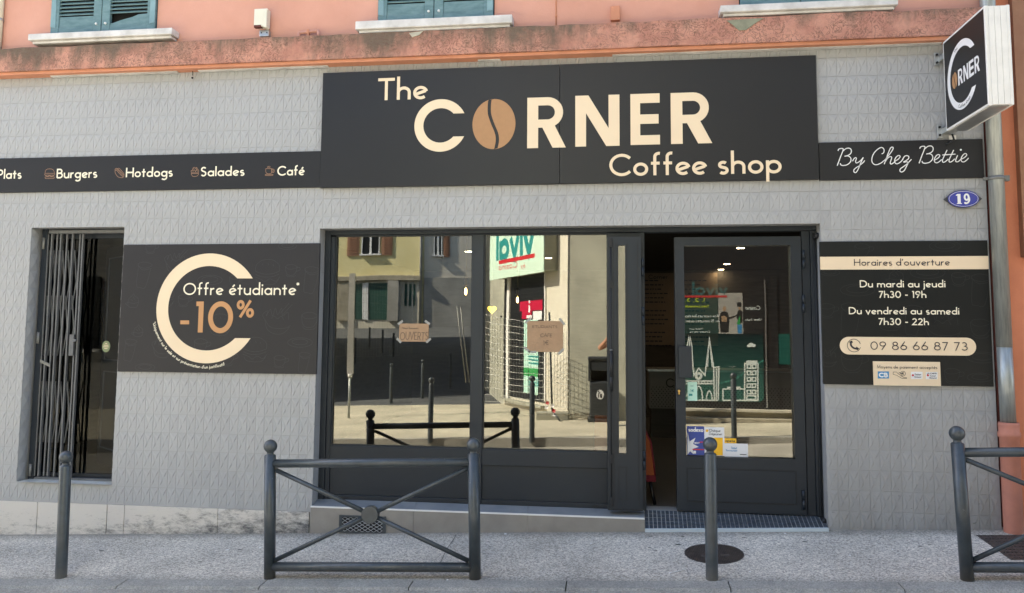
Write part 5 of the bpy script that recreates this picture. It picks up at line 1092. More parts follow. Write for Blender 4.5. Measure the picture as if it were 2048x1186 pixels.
p = at(212,693,DY-.004); g = G(); g.prism([(p.x+.037*a,DY-.003,p.z+.05*b) for a, b in ell(0,0,1,1,0,360,24)[:-1]], (0,.002,0)); st_ = build(g, 'round_sticker', 'sticker_green' if 'sticker_green' in MT else mat('sticker_green',(.22,.26,.14),.6).name, sd)
fs_s = FS(DY-.0035); g = G()
for k, w_ in enumerate((.02,.045,.05,.03)): flat(g, fs_s, [(p.x-w_/2,p.z+.022-k*.014),(p.x+w_/2,p.z+.022-k*.014),(p.x+w_/2,p.z+.028-k*.014),(p.x-w_/2,p.z+.028-k*.014)], .001)
build(g, 'sticker_print', 'cream', sd, kind='stuff')

# ================================================================== INSIDE THE SHOP
ZF, ZCe, YR = .25, 2.72, 7.4
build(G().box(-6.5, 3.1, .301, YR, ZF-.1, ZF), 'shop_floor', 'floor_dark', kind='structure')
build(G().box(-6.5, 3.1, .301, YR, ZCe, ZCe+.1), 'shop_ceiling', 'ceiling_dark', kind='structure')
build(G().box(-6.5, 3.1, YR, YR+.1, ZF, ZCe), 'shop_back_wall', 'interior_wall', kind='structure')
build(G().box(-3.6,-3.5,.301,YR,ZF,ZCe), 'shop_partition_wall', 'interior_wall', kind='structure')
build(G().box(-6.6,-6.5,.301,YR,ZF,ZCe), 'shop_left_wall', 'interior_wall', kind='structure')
build(G().box(3.1,3.15,.301,YR,ZF,ZCe), 'shop_right_wall', 'interior_wall', kind='structure')
p, q = at(1285,546,YR-.04), at(1437,692,YR-.04); mb = thing('menu_board', 'brown menu board with rows of small print seen through the door gap', 'board', ((p.x+q.x)/2,YR-.04,q.z))
build(G().box(p.x-.3,q.x,YR-.04,YR-.001,q.z,p.z), 'board_panel', 'board', mb)
fbd = FS(YR-.041); rg = random.Random(5); g = G()
for col in (0,1):
    for k in range(16):
        z_ = p.z-.14-k*.073; xa = p.x+.04+col*.66
        if k in (6,11): continue
        x_ = xa
        while x_ < xa+.42*rg.uniform(.5,1): w_ = rg.uniform(.02,.07); flat(g, fbd, [(x_,z_),(x_+w_,z_),(x_+w_,z_+.022),(x_,z_+.022)], .001); x_ += w_+.015
build(g, 'menu_print', 'ink', mb, kind='stuff')
text(mb, fbd, 'Corner', p.x+.10, p.x+.42, p.z-.10, .07, .15, 'ink', d=.002)
p, q = at(1298,738,4.6), at(1375,818,4.6); ct_ = thing('service_counter', 'grey service counter with a perforated front inside the doorway', 'counter', ((p.x+q.x)/2,4.6,ZF))
build(G().box(p.x,p.x+1.9,4.6,5.3,q.z,p.z-.03), 'front_panel', 'counter', ct_); build(G().box(p.x-.02,p.x+1.95,4.56,5.35,p.z-.029,p.z), 'worktop', 'alu', ct_); build(G().box(p.x+.03,p.x+1.85,4.68,5.25,ZF,q.z-.001), 'plinth_base', 'interior_wall', ct_)
fct = FS(4.599); g = G(); k = 0
for i in range(40):
    for j in range(10): x_, z_ = p.x+.03+i*.045+(.02 if j%2 else 0), q.z+.03+j*.028; flat(g, fct, [(x_-.008,z_),(x_,z_-.008),(x_+.008,z_),(x_,z_+.008)], .001)
build(g, 'perforation', 'dark_void', ct_, kind='stuff'); build(ring_c(fct, p.x+.28, p.z-.18, .06, .045, .03, 1, .002), 'emblem', 'black_metal', ct_)
# folding chair with a striped cover, just inside the gap
c0 = at(1300,985,.45); ch = thing('lounge_chair', 'black framed chair with an orange and red cover just inside the door gap', 'chair', (c0.x-.2,.62,ZF))
X0, X1 = c0.x-.45, at(1308,950,.5).x
zt_c = at(1300,848,.5).z; zs_c = at(1300,955,.5).z
g = G(); g.prism([(X0,.40,zs_c+.04),(X1-.0,.40,zs_c+.03),(X1-.03,.46,zt_c-.15),(X1-.12,.52,zt_c+.06),(X0,.52,zt_c+.06)], (0,.04,0)); build(g, 'backrest', 'orange_cloth', ch, bev=.006)
g = G(); g.prism([(X1-.001,.401,zs_c+.03),(X1+.012,.43,zs_c+.03),(X1-.015,.50,zt_c-.15),(X1-.11,.56,zt_c+.05),(X1-.125,.521,zt_c+.05),(X1-.035,.461,zt_c-.15)], (0,.03,0)); build(g, 'cover_edge', 'red_cloth', ch)
build(G().box(X0,X1+.01,.38,.80,zs_c-.015,zs_c+.035), 'seat', 'red_cloth', ch, bev=.01)
for xx_ in (X0+.03, X1-.035):
    for yy, dy in ((.42,-.03),(.76,.04)): build(G().tube((xx_,yy,zs_c-.015),(xx_+(.035 if xx_>X0+.1 else -.03),yy+dy,ZF+.001),.013,8), 'leg', 'black_metal', ch)
# pendant lamps, lit
def pendant(label, u, v, Y, s_=1, group='pendant bulbs over the tables'):
    p = at(u,v,Y); t = thing('pendant_lamp', label, 'lamp', (p.x,Y,p.z), 0, group); R = .048*s_
    build(G().tube((p.x,Y,p.z+R+.06*s_),(p.x+.01,Y,ZCe),.007,6), 'rope', 'rope', t)
    build(G().lathe([(.028*s_,R+.012),(.015*s_,R+.02),(.015*s_,R+.065*s_),(.007*s_,R+.07*s_)], (p.x,Y,p.z), 14), 'socket', 'brass', t)
    gb = build(G().lathe([(R*math.sin(math.pi*k/14),-R*math.cos(math.pi*k/14)) for k in range(13)]+[(.014*s_,R+.015)], (p.x,Y,p.z), 18), 'glass_globe', 'bulb_glass', t)
    build(G().lathe([(.001,-.034*s_),(.010*s_,-.026*s_),(.012*s_,.0),(.010*s_,.026*s_),(.001,.036*s_)], (p.x,Y,p.z), 10), 'filament', 'bulb_glow', gb); return t
pendant('larger lit pendant bulb behind the left window pane', 931.5, 583, 1.25)
pendant('smaller lit pendant bulb behind the right window pane, above the kraft poster', 1035, 600, 2.7)
pendant('tiny lit bulb seen through the folding gate', 134, 640, 4.2, .8); pendant('tiny lit bulb seen at the left edge of the side door glass', 157.5, 645, 3.6, .9)
p = at(984,619,2.2); hl = thing('heart_lamp', 'little glowing yellow heart lamp between the two pendant bulbs', 'lamp', (p.x,2.2,p.z))
pts = [(.048*math.sin(t)**3, .048*(13*math.cos(t)-5*math.cos(2*t)-2*math.cos(3*t)-math.cos(4*t))/16) for t in [2*math.pi*i/26 for i in range(26)]]
g = G(); g.prism([(p.x+a,2.19,p.z+b) for a, b in pts], (0,.02,0)); build(g, 'heart', 'heart_glow', hl); build(G().tube((p.x,2.2,p.z-.12),(p.x,2.2,p.z-.06),.012,8), 'tip', 'brass', hl); build(G().tube((p.x,2.2,p.z+.05),(p.x,2.2,ZCe),.003,5), 'cord', 'rope', hl)
def atz(u, v, Z):
    d = M@np.array([(u-CX)/F, 1, -(v-CY)/F]); t = (Z-CAM[2])/d[2]; return Vector(CAM+t*d)
dl = None
for n_, (u, v, lab) in enumerate(((1481,496,'nearest ceiling spot seen through the door glass'),(1454,528,'middle ceiling spot seen through the door glass'),(1442,539,'farthest ceiling spot seen through the door glass'),(1097,516,'ceiling spot seen beside the mirrored green sign'),(1072,549,'ceiling spot seen under the mirrored green sign'),(937,503,'ceiling spot high in the left window pane'))):
    p = atz(u,v,ZCe-.003); t = thing('ceiling_spot', 'small lit '+lab, 'spotlight', (p.x,p.y,ZCe), 0, 'recessed ceiling spots')
    build(G().lathe([(.045,-.002),(.06,-.006),(.062,0)], (p.x,p.y,ZCe), 16), 'trim_ring', 'alu', t); build(G().tube((p.x,p.y,ZCe-.001),(p.x,p.y,ZCe-.006),.045,16), 'light_disc', 'downlight_glow', t)

# ================================================================== PAPERS AND STICKERS ON THE GLASS
def paper(name, label, cat, u0, u1, v0, v1, Y, m, tilt=0):
    p, q = at(u0,v1,Y), at(u1,v0,Y); t = thing(name, label, cat, ((p.x+q.x)/2,Y,p.z)); 
    g = G(); g.box(p.x,q.x,Y,Y+.0012,p.z,q.z); build(g, 'sheet', m, t); return t, FS(Y)
YP = GY-.006
def tape(t, u, v, a, Y, w=.05, h=.018):
    p = at(u,v,Y); ca, sa = math.cos(R_(a)), math.sin(R_(a)); P = [(p.x+ca*x_-sa*z_, Y-.0006, p.z+sa*x_+ca*z_) for x_, z_ in ((-w/2,-h/2),(w/2,-h/2),(w/2,h/2),(-w/2,h/2))]; g = G(); g.prism(P, (0,.0004,0)); build(g, 'tape', 'tape', t)
t, f_ = paper('paper_notice', 'landscape kraft paper notice reading ouverts taped to the left window', 'notice', 797.9, 857.4, 647.3, 683, YP, 'kraft')
ptext(t, f_, YP, 'Nous Sommes', 804, 658, 837, 658, 4.2, .12, 'pen', jit=.08); ptext(t, f_, YP, 'OUVERTS', 799.5, 680.3, 856, 680.3, 16.5, .06, 'pen', jit=.03, shear=.05)
for u, v, a in ((801,645,35),(855,645,-35),(798,681,-45),(857,681,42)): tape(t, u, v, a, YP)
t, f_ = paper('paper_poster', 'tall kraft paper poster reading etudiants café taped to the right window', 'poster', 1054, 1126, 642, 703.4, YP, 'kraft')
ptext(t, f_, YP, 'ETUDIANTS', 1064.8, 656.5, 1114.8, 655.5, 5.4, .11, 'pen', jit=.06); ptext(t, f_, YP, 'CAFE', 1080, 674.3, 1104, 674, 7.4, .09, 'pen', shear=.1, jit=.05); ptext(t, f_, YP, '1€', 1086, 689.8, 1098, 689.8, 8.8, .09, 'pen', jit=.05)
for u, v, a in ((1056,641,40),(1124,643,-52),(1054,699,-40),(1065,704,0),(1122,703,45)): tape(t, u, v, a, YP, .062)
def sticker(label, u0, u1, v0, v1, m, Y=GY-.004): return paper('sticker', label, 'sticker', u0, u1, v0, v1, Y, m)
mat('sodexo_blue', (.03,.06,.30), .35); mat('sticker_white', (.75,.76,.78), .4)
YS = GY-.004
t, f_ = sticker('navy blue sticker with a white star at the lower left corner of the door glass', 1374.2, 1408.6, 853, 909.8, 'sodexo_blue')
P6 = lambda x, y, Y=YS: f_.inv(at(1340+x/4.237, 640+y/4.237, Y))
g = G(); cen = P6(175,1065); star = [P6(*q) for q in ((149,950),(163,1030),(215,998),(196,1050),(243,1075),(190,1092),(202,1138),(170,1112),(149,1140))]; g.add([f_.p(*cen,.001)]+[f_.p(*q,.001) for q in star], [(0,i+1,i+2) for i in range(len(star)-1)]+[(0,9,1)]); build(g, 'star', 'sticker_white', t)
ptext(t, f_, YS, 'sodexo', 1377, 863.5, 1406.5, 863, 8.5, .2, 'white'); ptext(t, f_, YS, 'BEST', 1389, 887.5, 1399, 887.5, 3, .25, 'white')
g = G(); flat(g, f_, [P6(190,1100),P6(288,1103),P6(288,1094),P6(190,1091)], .001); flat(g, f_, [P6(250,1040),P6(288,1038),P6(288,1030),P6(250,1031)], .001); build(g, 'red_stripe', 'red', t)
g = G(); flat(g, f_, [P6(198,1132),P6(220,1132),P6(220,1108),P6(198,1108)], .001); build(g, 'logo_box', 'white', t)
t, f_ = sticker('white and amber meal voucher sticker partly behind the bollard ball', 1408.9, 1448.4, 854.8, 911, 'sticker_white')
g = G(); flat(g, f_, [P6(322,1145),P6(447,1147),P6(447,997),P6(322,997)], .001); flat(g, f_, [P6(303,948),P6(324,948),P6(324,928),P6(303,928)], .001); build(g, 'amber_block', 'amber', t)
ptext(t, f_, YS, 'Chèque', 1418, 863.5, 1441, 864, 5.6, .13, 'ink'); ptext(t, f_, YS, 'Déjeuner', 1418, 870, 1444.5, 870.5, 5.2, .13, 'ink')
t, f_ = sticker('small yellow label above the white voucher sticker', 1449, 1472.6, 877, 886, 'amber'); ptext(t, f_, YS, 'apetiz', 1451, 884, 1470, 884, 5, .16, 'ink')
t, f_ = sticker('wide white voucher sticker under the small yellow label', 1449.2, 1495.8, 887.6, 913, 'sticker_white')
ptext(t, f_, YS, 'Ticket', 1462, 898, 1474, 898, 4.4, .15, 'sky_blue'); ptext(t, f_, YS, 'Restaurant', 1452, 902.8, 1474.5, 902.8, 4, .15, 'sky_blue'); g = G(); flat(g, f_, [P6(592,1142),P6(648,1143),P6(648,1137),P6(592,1136)], .001); build(g, 'small_print', 'ink', t)
t, f_ = sticker('pale green price sticker reading 1€ low on the door glass beside the handle plate', 1375.5, 1394, 764, 801.5, 'mint')
ptext(t, f_, YS, '1€', 1380.5, 784, 1388.5, 784, 5.2, .16, 'teal'); ptext(t, f_, YS, 'ici', 1381, 773, 1387, 773, 3.4, .18, 'teal'); g = G(); flat(g, f_, [P6(160,643),P6(190,643),P6(190,625),P6(160,625)], .001); build(g, 'card_symbol', 'teal', t)
# small litter and cracks on the pavement
g = G(); rg = random.Random(21)
for u, v, s_ in ((455,1101,9),(520,1096,7),(860,1152,8),(930,1153,9),(895,1161,6),(180,1080,5),(540,1078,4),(1010,1069,8),(605,1103,8),(1182,1088,6),(1700,1112,5),(1500,1145,5),(735,1155,5),(300,1086,4),(1570,1068,6),(1880,1120,5),(1785,1100,4)):
    c = onG(u,v); s5 = s_*.0016; a = rg.uniform(0,3); g.add([(c.x+s5*math.cos(a+k*1.26)*rg.uniform(.6,1.3), c.y+s5*math.sin(a+k*1.26)*rg.uniform(.6,1.3), gz(c.x,c.y)+.004) for k in range(5)]+[(c.x,c.y,gz(c.x,c.y)+.009)], [(0,1,5),(1,2,5),(2,3,5),(3,4,5),(4,0,5)])
tag(build(g, 'paper_scraps', 'white_glossy'), 'scattered tiny white paper and gum scraps on the pavement', 'scraps', kind='stuff')
g = G()
for u, v, s_ in ((1300,1073,8),(1365,1073,9),(1355,1089,12),(1299,1096,8),(1310,1101,8),(1235,1106,7),(1495,1100,8),(1610,1084,9),(1760,1075,8),(1860,1090,9),(700,1099,10),(203,1102,12),(480,1100,10),(1128,1131,6),(1740,1120,7),(1490,1076,9),(1840,1093,8),(400,1124,8),(980,1094,6)):
    c = onG(u,v); s5 = s_*.0021; a = rg.uniform(-.4,.4); g.add([(c.x+s5*math.cos(a+k*1.05)*rg.uniform(.7,1.3), c.y+.45*s5*math.sin(a+k*1.05), gz(c.x,c.y)+.0022) for k in range(6)], [(0,1,2,3,4,5)])
tag(build(g, 'dark_gum_spots', 'rubber'), 'dark flattened chewing gum spots dotted over the pavement', 'gum spots', kind='stuff')
g = G()
for L5, w5 in (([(912,1070),(905,1083),(898,1092),(888,1110),(880,1128)],.004),([(610,1158),(640,1150),(655,1146)],.003),([(0,1101),(40,1104),(90,1100)],.003)):
    P5 = [onG(u,v) for u, v in L5]
    for a, b in zip(P5[:-1], P5[1:]): dd = (b-a).normalized(); nn = Vector((-dd.y,dd.x,0))*w5/2; g.add([a+nn+Vector((0,0,.0018)),b+nn+Vector((0,0,.0018)),b-nn+Vector((0,0,.0018)),a-nn+Vector((0,0,.0018))], [(0,3,2,1)])
tag(build(g, 'pavement_cracks', 'rubber', kind='structure'))
a, b = onG(1338,1147), onG(1368,1141); stw = thing('drinking_straw', 'thin white straw lying on the pavement left of the door bollard', 'straw', a); build(G().tube(a+Vector((0,0,.004)), b+Vector((0,0,.004)), .0025, 6), 'tube', 'white', stw)
# ================================================================== THE OTHER SIDE OF THE STREET (what the glass mirrors)
VC = np.array([CAM[0], 2*GY-CAM[1], CAM[2]])
def mir(u, v, fr):                                  # where a mirrored sight line meets the plane of a frame
    d = M@np.array([(u-CX)/F, 1, -(v-CY)/F]); d = Vector((d[0],-d[1],d[2])); o = Vector(VC); return o+d*((fr.O-o).dot(fr.N)/d.dot(fr.N))
def mi(u, v, fr): return fr.inv(mir(u,v,fr))
def slab(g, fr, a0, a1, b0, b1, d0, d1):            # box on a frame
    a0, a1 = sorted((a0,a1)); g.prism([fr.p(a0,b0,d0),fr.p(a1,b0,d0),fr.p(a1,b1,d0),fr.p(a0,b1,d0)], fr.N*(d1-d0)); return g
def mslab(g, fr, u0, u1, v0, v1, d0, d1):
    a0 = mi(u0,(v0+v1)/2,fr)[0]; a1 = mi(u1,(v0+v1)/2,fr)[0]; um = (u0+u1)/2; b1 = mi(um,v0,fr)[1]; b0 = mi(um,v1,fr)[1]; return slab(g, fr, a0, a1, b0, b1, d0, d1)
P0, P1_, P2, P3 = (-.80,-7.95), (-2.32,-10.6), (.95,-7.28), (11,-7.2)
Q1, Q2 = (-3.2,-13.2), (-5.6,-30)
cs = thing('corner_store', 'white and grey rendered corner building with a grocery shop across the street', 'building', (3,-12,.1))
g = G(); g.prism([(x_,y_,-.6) for x_, y_ in (P3,P2,P0,P1_,Q1,Q2,(11,-30))][::-1], (0,0,9.0)); build(g, 'wall', 'grey_render', cs)
g = G(); g.prism([(x_,y_,8.401) for x_, y_ in ((11.4,-6.8),(1.0,-6.9),(-.95,-7.5),(-2.7,-10.5),(-3.6,-13.2),(-6.0,-30),(11.4,-30))][::-1], (0,0,.25)); build(g, 'roof', 'roof_tile', cs)
FW = Fr((*P0,0), (P1_[0]-P0[0], P1_[1]-P0[1], 0)); LW = math.hypot(P1_[0]-P0[0], P1_[1]-P0[1])
build(slab(G(), FW, .0, LW-.02, -.5, 8.3, .002, .03), 'white_wall', 'white_render', cs)
g = G(); 
for k in range(9):                                  # rounded end of the white wall
    a = Vector(FW.p(LW-.05,0,-.35)); ang0 = math.atan2(FW.N.y,FW.N.x)
g.lathe([(.36,-.5),(.36,8.3)], (*FW.p(LW-.03,0,-.34)[:2],0), 32); build(g, 'rounded_corner', 'white_render', cs)
FG = Fr((*P2,0), (P0[0]-P2[0], P0[1]-P2[1], 0))
# shop door in the white wall
g = G(); mslab(g, FW, 1025, 1093, 545, 799, .031, .05); dr_ = build(g, 'door', 'window_dark', cs)
g = G(); mslab(g, FW, 1019, 1024, 545, 800, .031, .075); mslab(g, FW, 1093.5, 1095.5, 545, 803, .031, .06); build(g, 'door_frame', 'white_trim', dr_)
g = G(); mslab(g, FW, 1012, 1018.5, 545, 800, .031, .05); build(g, 'door_jamb', 'store_frame', cs)
g = G(); mslab(g, FW, 1044.5, 1089.8, 602, 622, .051, .054); build(g, 'red_band', 'crimson', cs)
g = G(); mslab(g, FW, 1049, 1068, 605, 638, .055, .057); rs = build(g, 'relay_sticker', 'crimson', cs)
F5 = Fr(FW.p(0,0,.058), FW.R); g = G(); a, b = mi(1058.5,617,F5); flat(g, F5, [(a-.04,b-.09),(a+.04,b-.09),(a+.04,b+.06),(a-.04,b+.06)], .001); flat(g, F5, ell(a,b+.13,.04,.035)[:-1], .001); flat(g, F5, [(a-.13,b-.2),(a+.13,b-.2),(a+.13,b-.14),(a-.13,b-.14)], .001); build(g, 'sticker_print', 'white', rs, kind='stuff')
g = G(); mslab(g, FW, 1071, 1089, 623, 640, .055, .057); build(g, 'white_poster', 'white', cs)
g = G(); mslab(g, FW, 1053, 1081, 640, 788, .055, .057); gp_ = build(g, 'green_poster', 'mint', cs)
g = G(); mslab(g, FW, 1053, 1081, 736, 752, .058, .059); mat('leaf_green', (.03,.32,.08), .5); build(g, 'green_band', 'leaf_green', gp_)
F6 = Fr(FW.p(0,0,.0585), FW.R); g = G()
for v in (715,722,729,762,768,774): a0, b0 = mi(1077,v,F6); a1, _ = mi(1057,v,F6); flat(g, F6, [(a0,b0),(a1,b0),(a1,b0+.03),(a0,b0+.03)], .001)
build(g, 'poster_print', 'teal', gp_, kind='stuff')
g = G(); mslab(g, FW, 1011, 1095.5, 803.5, 808, .031, .16); build(g, 'door_step', 'grey_render', cs)
g = G(); mslab(g, FW, 1004.5, 1007.5, 631, 636, .031, .05); build(g, 'door_bell', 'rubber', cs)
# box sign over the door
bs = thing('box_sign', 'pale green grocery box sign over the store door across the street, mirrored in the window', 'sign', FW.p(2.0,3.4,.15))
FB = Fr(FW.p(0,0,.33), FW.R); a0, b0 = mi(1086.4,545,FB); a1, b1 = mi(980,554,FB); bz = (b0+b1)/2
mat('sign_mint', (.62,.80,.66), .45); mat('sign_side', (.33,.33,.25), .5)
build(slab(G(), FW, a0, a1, bz, bz+1.75, .031, .31), 'casing', 'sign_side', bs)
build(slab(G(), FW, a0-.02, a1+.02, bz-.03, bz+1.78, .311, .33), 'face', 'sign_mint', bs)
ta, tb_ = mi(1068,515,FB)[0], mi(993,515,FB)[0]; bl = mi(1030,514,FB)[1]
fbx = Fr(FB.p(0,0,.0), FB.R); xh = mi(1030,473,FB)[1]-bl
text(bs, fbx, 'vival', ta, tb_, bl, xh/.58*.98, .21, 'teal'); 
p_ = mi(1042,466,FB); g = G(); flat(g, fbx, ell(p_[0],p_[1]+.03,.09,.09)[:-1], .003); build(g, 'accent', 'red', bs)
g = G(); a_, b_ = mi(1070,514,FB); c_, d_ = mi(998,520,FB); b_ = d_ = (b_+d_)/2; flat(g, fbx, [(a_,b_-.05),(c_,d_-.05),(c_,d_+.03),(a_,b_+.03)], .002); build(g, 'underline', 'red', bs)
ptx = lambda t, u0, u1, v, cap, w, m, fr, par, **k: text(par, fr, t, mi(u0,v,fr)[0], mi(u1,v,fr)[0], mi((u0+u1)/2,v,fr)[1], mi((u0+u1)/2,v-cap,fr)[1]-mi((u0+u1)/2,v,fr)[1], w, m, **k)
ptx('by', 1051, 1042, 535, 9, .16, 'red', fbx, bs, shear=.25); ptx('Casino', 1036, 998, 538, 14, .14, 'red', fbx, bs, shear=.25)

# shop window front facing ours
FSW = Fr((P2[0],-7.215,0), (-1,0,0)); FSW.O = Vector((11,-7.17,0))
swb = 11-1.02
g = G(); slab(g, FSW, .3, swb, mi(1480,817,FSW)[1], 3.5, .0, .05); sw = thing('store_window', 'black framed grocery window printed with a white city skyline, mirrored in the shop door', 'window', FSW.p(5,.4,0)); build(g, 'frame_board', 'store_frame', sw)
Fq = Fr(FSW.p(0,0,.055), FSW.R)
def gpan(u0, u1, v0, v1, m, name, d=.0, par=None): g = G(); mslab(g, Fq, u0, u1, v0, v1, d, d+.003); return build(g, name, m, par or sw)
pan_r = mi(1527,735,Fq)[0]; pan_l = mi(1330,735,Fq)[0]
g = G(); b0, b1 = mi(1450,803,Fq)[1], mi(1450,668,Fq)[1]; rr_ = .1
pts = [(pan_l,b0),(pan_l,b1),(pan_r,b1)]+[(pan_r+rr_+rr_*math.cos(R_(a)), b0+rr_+rr_*math.sin(R_(a))) for a in range(180,271,15)]
g.add([Fq.p(a,b,.001) for a, b in pts], [tuple(range(len(pts)))]); 
# teal print, deep at the top and paler toward the ground line, as printed
m = mat('store_print', (.02,.14,.12), .4); n, L, b_ = nodes_of(m); ge = n.new('ShaderNodeNewGeometry'); sx = n.new('ShaderNodeSeparateXYZ'); L(ge.outputs['Position'], sx.inputs[0]); mr = n.new('ShaderNodeMapRange'); mr.inputs[1].default_value = b0; mr.inputs[2].default_value = b1; L(sx.outputs['Z'], mr.inputs[0]); mx = n.new('ShaderNodeMix'); mx.data_type = 'RGBA'; mx.inputs[6].default_value = (.03,.13,.11,1); mx.inputs[7].default_value = (.002,.018,.022,1); L(mr.outputs[0], mx.inputs[0]); L(mx.outputs[2], b_.inputs['Base Color'])
build(g, 'skyline_print', 'store_print', sw)
Fl = Fr(Fq.p(0,0,.002), Fq.R)
def mline(strokes, w, m, name, sm=False):
    g = G()
    for i, s_ in enumerate(strokes):
        pts = [mi(1340+x_/4.237, 640+y_/4.237, Fl) for x_, y_ in s_]
        ribbon(g, Fl, pts, w, .001+(i%8)*.0002)
    build(g, name, m, sw)
rect_ = lambda a, b, c, d: [(a,b),(c,b),(c,d),(a,d),(a,b)]
circ = lambda x_, y_, r: [(x_+a,y_+b) for a, b in ell(0,0,r,r)]
mline([[(145,222),(158,145),(166,222)],[(166,222),(170,145),(184,222),(190,330),(203,470),(245,410),(298,470),(335,150),(372,405),(415,398),(410,681)],[(318,400),(335,190),(360,400)],circ(243,475,27),circ(243,475,16),[(135,517),(372,517)],[(135,540),(372,540)],[(372,405),(378,681)],[(396,410),(394,681)],[(138,682),(412,682)],
  [(222,681),(222,610),(232,572),(245,560),(258,572),(272,610),(278,681)],[(310,681),(313,640),(325,610),(335,600),(346,610),(356,640),(359,681)],[(140,650),(158,604),(174,640)]]+[[(x_,517),(x_,540)] for x_ in range(165,372,26)], .022, 'store_line', 'church_outline')
mline([rect_(450,585,630,682),rect_(632,370,745,682),rect_(650,643,725,673)]+[rect_(a,380+54*k,a+30,410+54*k) for a in (653,697) for k in range(5)]+[[(605,682),(745,682)]], .022, 'store_line', 'tower_outline')
g = G()
for q in ((485,565,598,582),(645,346,738,367)): P = [mi(1340+x_/4.237,640+y_/4.237,Fl) for x_, y_ in ((q[0],q[3]),(q[2],q[3]),(q[2],q[1]),(q[0],q[1]))]; flat(g, Fl, P, .002)
for x_, y_, r in ((668,220,17),(687,212,22),(708,218,17)): P = [mi(1340+(x_+a)/4.237,640+(y_+b)/4.237,Fl) for a, b in ell(0,0,r,r*.8)[:-1]]; flat(g, Fl, P, .001+x_*.00001)
P = [mi(1340+x_/4.237,640+y_/4.237,Fl) for x_, y_ in ((490,392),(520,395),(528,404),(535,395),(565,392),(530,399))]; flat(g, Fl, P, .002)
build(g, 'white_shapes', 'store_line', sw, kind='stuff')
mline([[(418,540),(520,512)],[(562,494),(600,470),(630,447)],[(748,370),(792,345)]], .025, 'store_teal_line', 'hill_line')
gpan(1340,1436.5,590,667.5,'store_green_dark','text_print'); gpan(1437,1486,586,667.5,'base_render','photo_print'); gpan(1487,1527,600,667.5,'rubber','dark_print')
# the two small figures of the printed photograph
g = G(); g2 = G(); g3 = G()
def mp(g_, pts, d): flat(g_, Fl, [mi(1200+x_/2.47, 440+y_/2.47, Fl) for x_, y_ in pts], d)
mp(g, [(590,480),(598,455),(612,450),(632,455),(640,482),(636,555),(597,555)], .002); mp(g, [(676,480),(682,448),(692,442),(704,450),(704,505),(690,510)], .0022); mp(g, [(676,412),(682,406),(696,406),(700,418),(698,428),(680,428)], .0024); mp(g, [(636,480),(668,470),(680,462),(680,470),(660,480),(640,488)], .0026); build(g, 'printed_jackets', 'rubber', sw, kind='stuff')
mp(g2, [(606,436),(612,424),(622,426),(625,440),(618,450),(609,448)], .003); mp(g2, [(684,430),(694,430),(694,440),(686,442)], .003); mp(g2, [(600,475),(614,470),(628,478),(626,500),(602,500)], .0032); build(g2, 'printed_faces', 'kraft', sw, kind='stuff')
mp(g3, [(676,510),(690,472),(694,474),(692,515),(680,514)], .0034); build(g3, 'printed_vest', 'leaf_green', sw)
g = G(); mp(g, [(678,515),(702,512),(700,560),(682,560)], .003); build(g, 'printed_trousers', 'shade_blue' if False else 'sky_blue', sw)
g = G(); mp(g, [(645,362),(700,362),(700,405),(645,405)], .0014); mp(g, [(640,405),(645,405),(645,560),(640,560)], .0015); mp(g, [(588,362),(612,362),(612,440),(588,440)], .0016); build(g, 'printed_door', 'base_render', sw, kind='stuff')
T = lambda t, x0, x1, y, cap, w, m, **k: ptx(t, 1200+x1/2.47, 1200+x0/2.47, 440+y/2.47, cap/2.47, w, m, Fl, sw, **k)
T('1, 2, 3,', 421, 520, 404, 18, .2, 'lime'); T('Votre commande', 421, 538, 430, 12, .2, 'lime'); T('Vos courses livrées', 421, 590, 478, 14, .16, 'store_line'); T('en 15 minutes avec:', 421, 592, 503, 14, .16, 'store_line'); T('Tous les jours', 440, 508, 540, 9, .15, 'store_line'); T('Commandez sur', 440, 545, 556, 9, .15, 'store_line')
T('Casino', 720, 792, 442, 20, .12, 'store_line', shear=.25); T('Uber Eats', 718, 796, 495, 11, .16, 'store_line'); mat('store_teal', (.03,.11,.12), .4); T('vival', 455, 630, 370, 62, .2, 'store_teal')
g = G(); mp(g, [(418,382),(628,382),(628,373),(418,373)], .004); build(g, 'red_underline', 'red', sw)
gpan(1557,1586,668,730,'store_green','right_print'); gpan(1545,1556,560,816,'store_frame','window_mullion',.004); gpan(1530,1533,560,816,'alu','window_trim',.004)
g = G(); mslab(g, FSW, 1330, 1640, 817.5, 822.5, .0, .16); 
xw0 = mi(1330,820,FSW)[0]; 
si = build(g, 'window_sill', 'white_render', sw); g = G(); slab(g, FSW, .3, swb, -.3, mi(1480,823,FSW)[1], .0, .10); build(g, 'stone_base', 'stone_surround', cs); 
g = G(); slab(g, FSW, .3, swb, -.3, .27, .10, .32); build(g, 'stone_step', 'stone_surround', cs)

